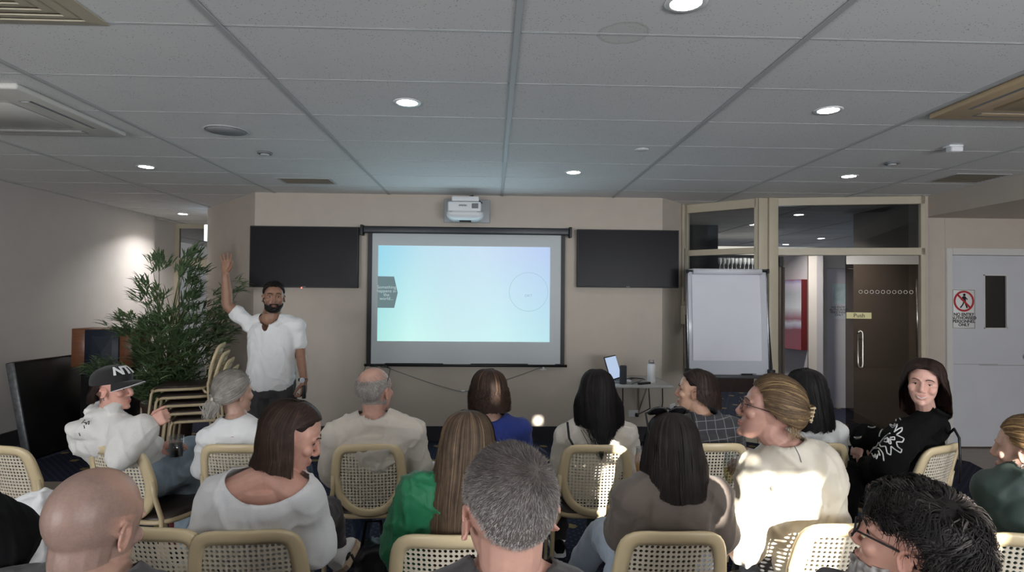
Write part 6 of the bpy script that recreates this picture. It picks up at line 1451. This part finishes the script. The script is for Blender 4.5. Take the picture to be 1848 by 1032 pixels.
for _ in range(160):
    a = rr.uniform(0, 6.28); r = rr.uniform(.012, .03); u = p.HM.to_3x3() @ V((1, 0, 0)); v = p.HM.to_3x3() @ V((0, 0, 1)); pts = [kn + back * (.004 + .022 * math.sin(t * PI)) + u * (r * .7 * math.cos(a + t * 4)) + v * (r * math.sin(a + t * 4)) for t in np.linspace(0, 1, 8)]; hm.ribbon(pts, .0022, back.cross(u).normalized(), jit(mixc(c1, c2, rr.random()), .2, rr), False)
for _ in range(60):
    s0 = sc.pt(PI + rr.uniform(-1, 1), -.5, .006); hm.ribbon([s0, s0 + V((rr.gauss(0, .008), -.01, -.02)), s0 + V((rr.gauss(.0, .015), -.012, -.05))], .0012, V((1, 0, 0)), jit(mixc(c1, c2, rr.random()), .2, rr))
hm.build('hair', p.root, p.off)
b = MB(); u = p.HM.to_3x3() @ V((1, 0, 0)); v = p.HM.to_3x3() @ V((0, 0, 1))
for s in (-1, 1):
    for k in range(4): b.tube([kn + back * .024 + v * (.022 - .015 * k) + u * (s * .003), kn + back * .028 + v * (.022 - .015 * k) + u * (s * .016), kn + back * .006 + v * (.018 - .014 * k) + u * (s * .022)], [.0042, .0042, .002], 6)
b.tube([kn + back * .026 + v * .027, kn + back * .028 - v * .034], .005, 8); b.build('claw_clip', mat('clip_horn', srgb((190, 172, 138)), .3), p.root, p.off)
glasses(p.root, p.off, p.HM, mat('dark_frame', srgb((40, 26, 26)), .3), name='eyeglasses', y=.1, z=.0, rim=.0015)
bv = BVHTree.FromPolygons([tuple(v.co + p.off) for v in p.shirt_me.vertices], [tuple(q.vertices) for q in p.shirt_me.polygons])
b = MB(); q = [x for x in (cast(bv, *y) for y in [(1430, 802), (1434, 806), (1438, 813), (1443, 823), (1446, 834)]) if x is not None]
if len(q) > 1: b.tube(q, .0015, 6); b.build('neck_tie', M['greyp'], p.root, p.off)
q = P(1314, 876, 2.33); flute((q.x, q.y, q.z - .085), 'champagne flute held by the woman in the beige top', (0, R_(3)))

# ---------------- N: long black hair, white tee
p = make('N', 'woman with long black hair in a white tee, behind the beige-clad woman', chip('N', .0), P(1466, 760, 3.16), P(1452, 704, 3.18), 22, 4, -6, P(1408, 786, 3.2), P(1508, 782, 3.14),
   (P(1380, 830, 3.22), P(1350, 815, 3.40)), (P(1510, 850, 3.2), P(1500, 875, 3.45)), ears=False, skin=OLIVE, shirt='tee_white', sleeve=.44, grow=.016, pants='charcoal')
hair_long(p.root, p.off, p.HM, 23, srgb((22, 21, 22)), srgb((70, 66, 66)), face=.95, L=.21, k_back=.9, rx=.115, ry=.11, back=.03, infl=.016, n=900, w=.0017, mix=.3, lvar=.05)

# ---------------- O: smiling woman in black jumper
hp = chip('O', .06)
p = make('O', 'smiling woman with long dark hair in a black jumper with white squiggles', hp, P(1684, 748, 2.99), P(1667, 690, 2.94), 140, -2, -4, P(1640, 787, 2.96), P(1684, 776, 3.16),
   (P(1600, 842, 2.86), P(1577, 850, 3.02)), (P(1622, 812, 3.2), P(1553, 790, 3.20)), dict(d=V((-.25, .25, -1)), n=V((-.6, -.8, .1)), curl=.3), dict(d=V((-.35, -.1, -1)), n=V((-.9, -.3, .5)), curl=.25, spread=.25), skin=srgb((218, 172, 156)), hs=.92, jaw=1.1, shirt='black', sleeve=.93, grow=.016, sgrow=.02, folds=.008, pants='black', sname='jumper', vox=.0034, mouth='smile', neck=dict(rx=.06, ry=.064, rz=.04, dz=.055), cuff=.014, low=-.14, neck_r=.043, ears=False,
   extra=lambda p, b: b.tube([p.c7 + p.sx * (.052 * math.cos(a)) + p.fwd * (.012 + .056 * math.sin(a)) + p.up * .048 for a in np.linspace(0, 2 * PI, 14)], .015, 10),
   legs=[(hp + V((-.05, -.08, -.02)), P(1535, 855, 3.05), P(1520, 960, 3.05)), (hp + V((-.05, .08, -.02)), P(1540, 826, 3.24), P(1516, 900, 3.3))])
p.eyes(open_=.62, iris=(.03, .02, .015), browr=.0026)
b = MB(); tt = p.HM; pts0 = [(-.024, -.060), (-.014, -.0640), (0, -.0655), (.014, -.064), (.024, -.060), (.018, -.068), (.008, -.0725), (0, -.0735), (-.008, -.0725), (-.018, -.068)]
q3 = [p.front(x, z) for x, z in pts0]; b.add([p.HM @ (v + V((0, .0022, 0))) for v in q3] + [p.HM @ (v + V((0, -.01, 0))) for v in q3], [tuple(range(10))] + [(i, (i + 1) % 10, (i + 1) % 10 + 10, i + 10) for i in range(10)]); b.build('teeth', mat('teeth', srgb((226, 220, 214)), .25), p.root, p.off)
hair_long(p.root, p.off, p.HM, 27, srgb((38, 29, 27)), srgb((84, 60, 52)), srgb((62, 42, 36)), face=.86, L=.19, k_back=.80, rx=.105, ry=.115, back=.06, infl=.02, n=1100, w=.0016, mix=.3, lvar=.03, flick=.0, jitL=lambda a: .15 + .10 * (.5 - .5 * math.cos(a)))
bv = BVHTree.FromPolygons([tuple(v.co + p.off) for v in p.shirt_me.vertices], [tuple(q.vertices) for q in p.shirt_me.polygons])
b = MB()
def cr(pts, n=6):
    q, _ = smoothpath([V((x, y, 0)) for x, y in pts], [1] * len(pts), n); return q
for pl in ([(1566, 770), (1574, 772), (1590, 766), (1598, 764), (1598, 770), (1590, 778), (1587, 788)], [(1626, 745), (1622, 752), (1626, 758)], [(1606, 764), (1612, 760), (1618, 757), (1614, 768), (1606, 766), (1612, 772), (1620, 766), (1614, 780)],
           [(1616, 778), (1622, 774), (1628, 772), (1627, 778), (1618, 785), (1624, 788), (1631, 792), (1628, 798), (1618, 798), (1620, 806), (1627, 812), (1625, 817), (1616, 812), (1608, 806), (1608, 814), (1607, 821), (1601, 818), (1598, 806), (1590, 806), (1588, 800), (1594, 792), (1600, 786), (1607, 782)], [(1596, 794), (1602, 790), (1601, 798), (1596, 797)], [(1604, 792), (1604, 800), (1608, 801), (1606, 792)], [(1606, 790), (1614, 789), (1614, 794), (1607, 793)], [(1586, 798), (1582, 806), (1576, 808)],
           [(1570, 818), (1576, 810), (1586, 809), (1593, 818), (1595, 832)], [(1574, 818), (1578, 826), (1580, 820), (1582, 828), (1585, 820), (1588, 822), (1586, 814)]):
    q = [cast(bv, x.x, x.y, .002) for x in cr(pl)]; run = []
    for x in q + [None]:
        if x is not None and (not run or (x - run[-1]).length < .05): run.append(x)
        else:
            if len(run) > 1: b.tube(run, .0032, 6)
            run = [x] if x is not None else []
b.build('embroidery', CL['tee_white'], p.shirt, p.off); b = MB(); w0 = P(1553, 788, 3.195); b.tube([w0 + V((-.012, -.01, .012)), w0 + V((-.006, -.012, -.004))], .031, 14); b.build('bracelet', M['steel'], p.root, p.off)
b = MB(); cO = CH['O']; bt = P(1722, 778, 2.96); b.tube([P(1712, 783, 3.05), bt + V((0, 0, .012)), P(1731, 790, 2.90), P(1733, 830, 2.90), P(1731, 872, 2.92)], .006, 8); o = b.build('bag_strap', M['black']); tag(o, 'thin black bag strap hanging over the chair back of the smiling woman', 'strap')

# ---------------- P: bespectacled man in the foreground
p = make('P', 'man with wavy dark hair, glasses and greying beard at the bottom right', V((.90, 1.24, .545)), P(1665, 1080, 1.17), P(1642, 985, 1.20), 47, 14, 0, V((.72, 1.26, .89)), V((1.04, 1.14, .89)),
   (V((.66, 1.34, .67)), V((.7, 1.56, .6))), (V((1.1, 1.2, .67)), V((1.02, 1.46, .6))), skin=srgb((206, 158, 140)), fem=False, hs=.95, shirt='charcoal', sleeve=.9, pants='charcoal', vox=.0034)
p.eyes(open_=.8)
dk = srgb((27, 24, 23))
hair_wavy(p.root, p.off, p.HM, 33, lambda a, e, r: mixc(dk, srgb((92, 86, 84)), (r.random() ** 4) * .6), lambda az: hairline(az, .74, .28, -.65, .44), 280, 30, .085, .018, .007, 1.6, .0011, dk, (PI * .8, 1.2), .018, .012)
glasses(p.root, p.off, p.HM, M['black'], name='eyeglasses', y=.102, z=.002, rim=.002, rx=.025, rz=.02)
def pb(l): m = np.clip((-.048 - l[:, 2] - .0 + .35 * np.clip(.055 - l[:, 1], -.02, .03)) * 50, 0, 1) * (l[:, 2] > -.13) * (l[:, 1] > .005) * (np.abs(l[:, 0]) < .072); m[m < .3] = 0; return m
p.patch('beard', pb, .006, M['hair'], lambda l: np.array([mixc(srgb((112, 104, 100)), srgb((206, 202, 198)), float(t)) for t in np.clip(vnoise(l * 120) * .6 + .5, 0, 1)]), .004, 110)

# ---------------- Q: blonde woman at the right edge
p = make('Q', 'blonde woman with hair tied back in dark clothes at the right edge', chip('Q', -.03), P(1858, 860, 2.02), P(1851, 812, 2.04), 38, 0, 0, P(1796, 885, 2.06), P(1928, 885, 2.0),
   (P(1795, 985, 2.12), P(1790, 930, 2.4)), (P(1940, 985, 2.05), P(1900, 1020, 2.3)), skin=FAIR, shirt='bottle', sleeve=.9, grow=.024, pants='black')
hm = HairMesh(); sc = Scalp(p.HM); rr = random.Random(41); c1, c2 = srgb((112, 88, 62)), srgb((190, 156, 108))
kn = hair_pulled(hm, sc, rr, c1, c2, lambda az: hairline(az, .55, -.02, -.62, .12), (PI, -.1), 900, .009, .0014, .4, .016); hm.build('hair', p.root, p.off)
b = MB(); b.ball(kn, .03, 14); o = b.build('hair_bun', M['hair'], p.root, p.off); setcol(o.data, np.tile(np.array(c1), (len(o.data.vertices), 1)))
b = MB(); ea = p.HM @ V((-.078, -.006, -.05)); b.tube([ea + V((.0 + .007 * math.cos(a), 0, .009 * math.sin(a))) for a in np.linspace(0, 2 * PI, 13)], .0018, 6, cap=False); b.build('earring', M['steel'], p.root, p.off)

# chairs of the front-most people (below the frame)
for k, x, y, lb in (('G', .02, 1.1, 'cream cane-backed chair under the man with cropped grey hair'), ('H', -.88, 1.36, 'cream cane-backed chair under the bald man'), ('I', -1.42, 1.32, 'cream cane-backed chair under the person in the black tee'), ('P', .90, 1.28, 'cream cane-backed chair under the bespectacled man with wavy hair')):
    chair(k, x, y, 0, lb)
# white jacket over the far-left chair, bags on the floor
cj = CH['Lrow']; q = P(66, 938, 2.05); b = MB()
for i, (px, py, Y, r) in enumerate([(86, 908, 2.03, (.05, .05, .04)), (62, 918, 2.04, (.08, .06, .05)), (72, 950, 2.0, (.07, .05, .07)), (78, 985, 1.98, (.07, .04, .08)), (74, 1025, 1.97, (.08, .04, .09)), (40, 930, 2.06, (.09, .06, .04)), (40, 985, 2.0, (.08, .04, .1)), (30, 1025, 1.98, (.09, .04, .1)), (75, 960, 2.14, (.07, .04, .08))]): b.ball(P(px, py, Y), r, 16)
o = link_mesh('jacket', garment(b, .007, .012, (14, 14, 7), 3, 6), CL['tee_white']); tag(o, 'white jacket thrown over the far-left chair behind the black sleeve', 'jacket')
def bag(label, loc, s, m, rz=0, seed=1):
    t = thing('handbag', label, 'bag', loc, R_(rz)); b = MB(); b.rbox(-s[0], -s[1], 0, s[0], s[1], s[2], min(s) * .5, 4); me = garment(b, .012, .012, (9, 9, 9), seed, 4); link_mesh('bag_body', me, m, t)
    b = MB(); b.tube([(-s[0] * .6, 0, s[2] * .95), (-s[0] * .4, 0, s[2] * 1.4), (s[0] * .4, -.02, s[2] * 1.42), (s[0] * .6, 0, s[2] * .95)], .009, 8); b.build('handle', m, t); return t
q = PZ(352, 985, 0); bag('dark red bag on the floor beside the left-hand chair legs', (q.x, q.y, 0), (.13, .08, .26), cloth('red_bag', (96, 26, 28)), 20, 3)
q = PZ(672, 1075, 0); bag('black bag on the floor beside the green sleeve', (q.x, q.y, 0), (.09, .10, .27), M['black'], 10, 5)
# ================================================================ light
# rear wall behind the photographer: openings added and sized to shape the sun patches
holes = [(2.20, 2.47, 1.62, 2.09), (2.24, 2.31, 2.115, 2.22), (2.01, 2.11, 1.92, 2.10), (1.70, 1.74, 2.40, 2.56), (3.164, 3.254, 2.43, 2.545), (3.11, 3.17, 2.10, 2.22), (2.84, 2.91, 1.785, 1.935)]
b = MB(); wall_holes(b, 'x', -4.9, 8.5, 0, H, -2.6, -2.5, holes); struct('wall_rear', b, M['wallw'])
sun = bpy.data.lights.new('sun', 'SUN'); so = bpy.data.objects.new('sun', sun); COL.objects.link(so)
so.rotation_euler = V((-.30, 1, -.25)).to_track_quat('-Z', 'Y').to_euler(); sun.energy = 34; sun.angle = .009; sun.color = (1, .95, .86)
def window_light(name, loc, sx, sy, rot, e, col):
    l = bpy.data.lights.new(name, 'AREA'); l.shape = 'RECTANGLE'; l.size = sx; l.size_y = sy; l.energy = e; l.color = col
    o = bpy.data.objects.new(name, l); COL.objects.link(o); o.location = loc; o.rotation_euler = rot; return o
window_light('daylight_rear_left', (-3.3, -2.47, 1.5), 2.0, 1.4, (R_(95), 0, R_(0)), 185, (.93, .96, 1))
window_light('daylight_rear_right', (3.0, -2.47, 1.5), 3.0, 1.4, (R_(95), 0, 0), 280, (.93, .96, 1))
def lamp_light(name, loc, e, size=.12, col=(1, .94, .86)):
    l = bpy.data.lights.new(name, 'AREA'); l.shape = 'DISK'; l.size = size; l.energy = e; l.color = col; l.spread = R_(130)
    o = bpy.data.objects.new(name, l); COL.objects.link(o); o.location = loc; return o
lamp_light('kitchen_fill_light', (5.7, 6.8, CEIL - .05), 5, .3)  # added fill, no fitting here; brightens the wall behind the door pane
lamp_light('corridor_downlight', (-4.183, 8.309, CEIL - .012), 22, col=(1, .97, .94))
lamp_light('foyer_fill_light', (3.9, 7.6, CEIL - .012), 26); lamp_light('foyer_fill_light', (4.3, 9.6, CEIL - .012), 22)  # extra area lamps added to brighten the foyer
gl = bpy.data.lights.new('screen_glow', 'AREA'); gl.shape = 'RECTANGLE'; gl.size = 1.75; gl.size_y = .95; gl.energy = 10; gl.color = (.62, .88, 1)
o = bpy.data.objects.new('screen_glow', gl); COL.objects.link(o); o.location = (-.29, WALLY - .075, 1.56); o.rotation_euler = (R_(-90), 0, 0)
lamp_light('lounge_downlight', (4.6, 11.5, CEIL - .02), 45, .5)
w = bpy.data.worlds.new('sky'); S.world = w; w.use_nodes = True
w.node_tree.nodes['Background'].inputs[0].default_value = (.75, .85, 1, 1); w.node_tree.nodes['Background'].inputs[1].default_value = 1.0
S.cycles.transparent_max_bounces = 32
S.view_settings.view_transform = 'Standard'; S.view_settings.look = 'None'; S.view_settings.exposure = 0.0; S.view_settings.gamma = 1.0
try: S.view_settings.use_curve_mapping = False
except Exception: pass
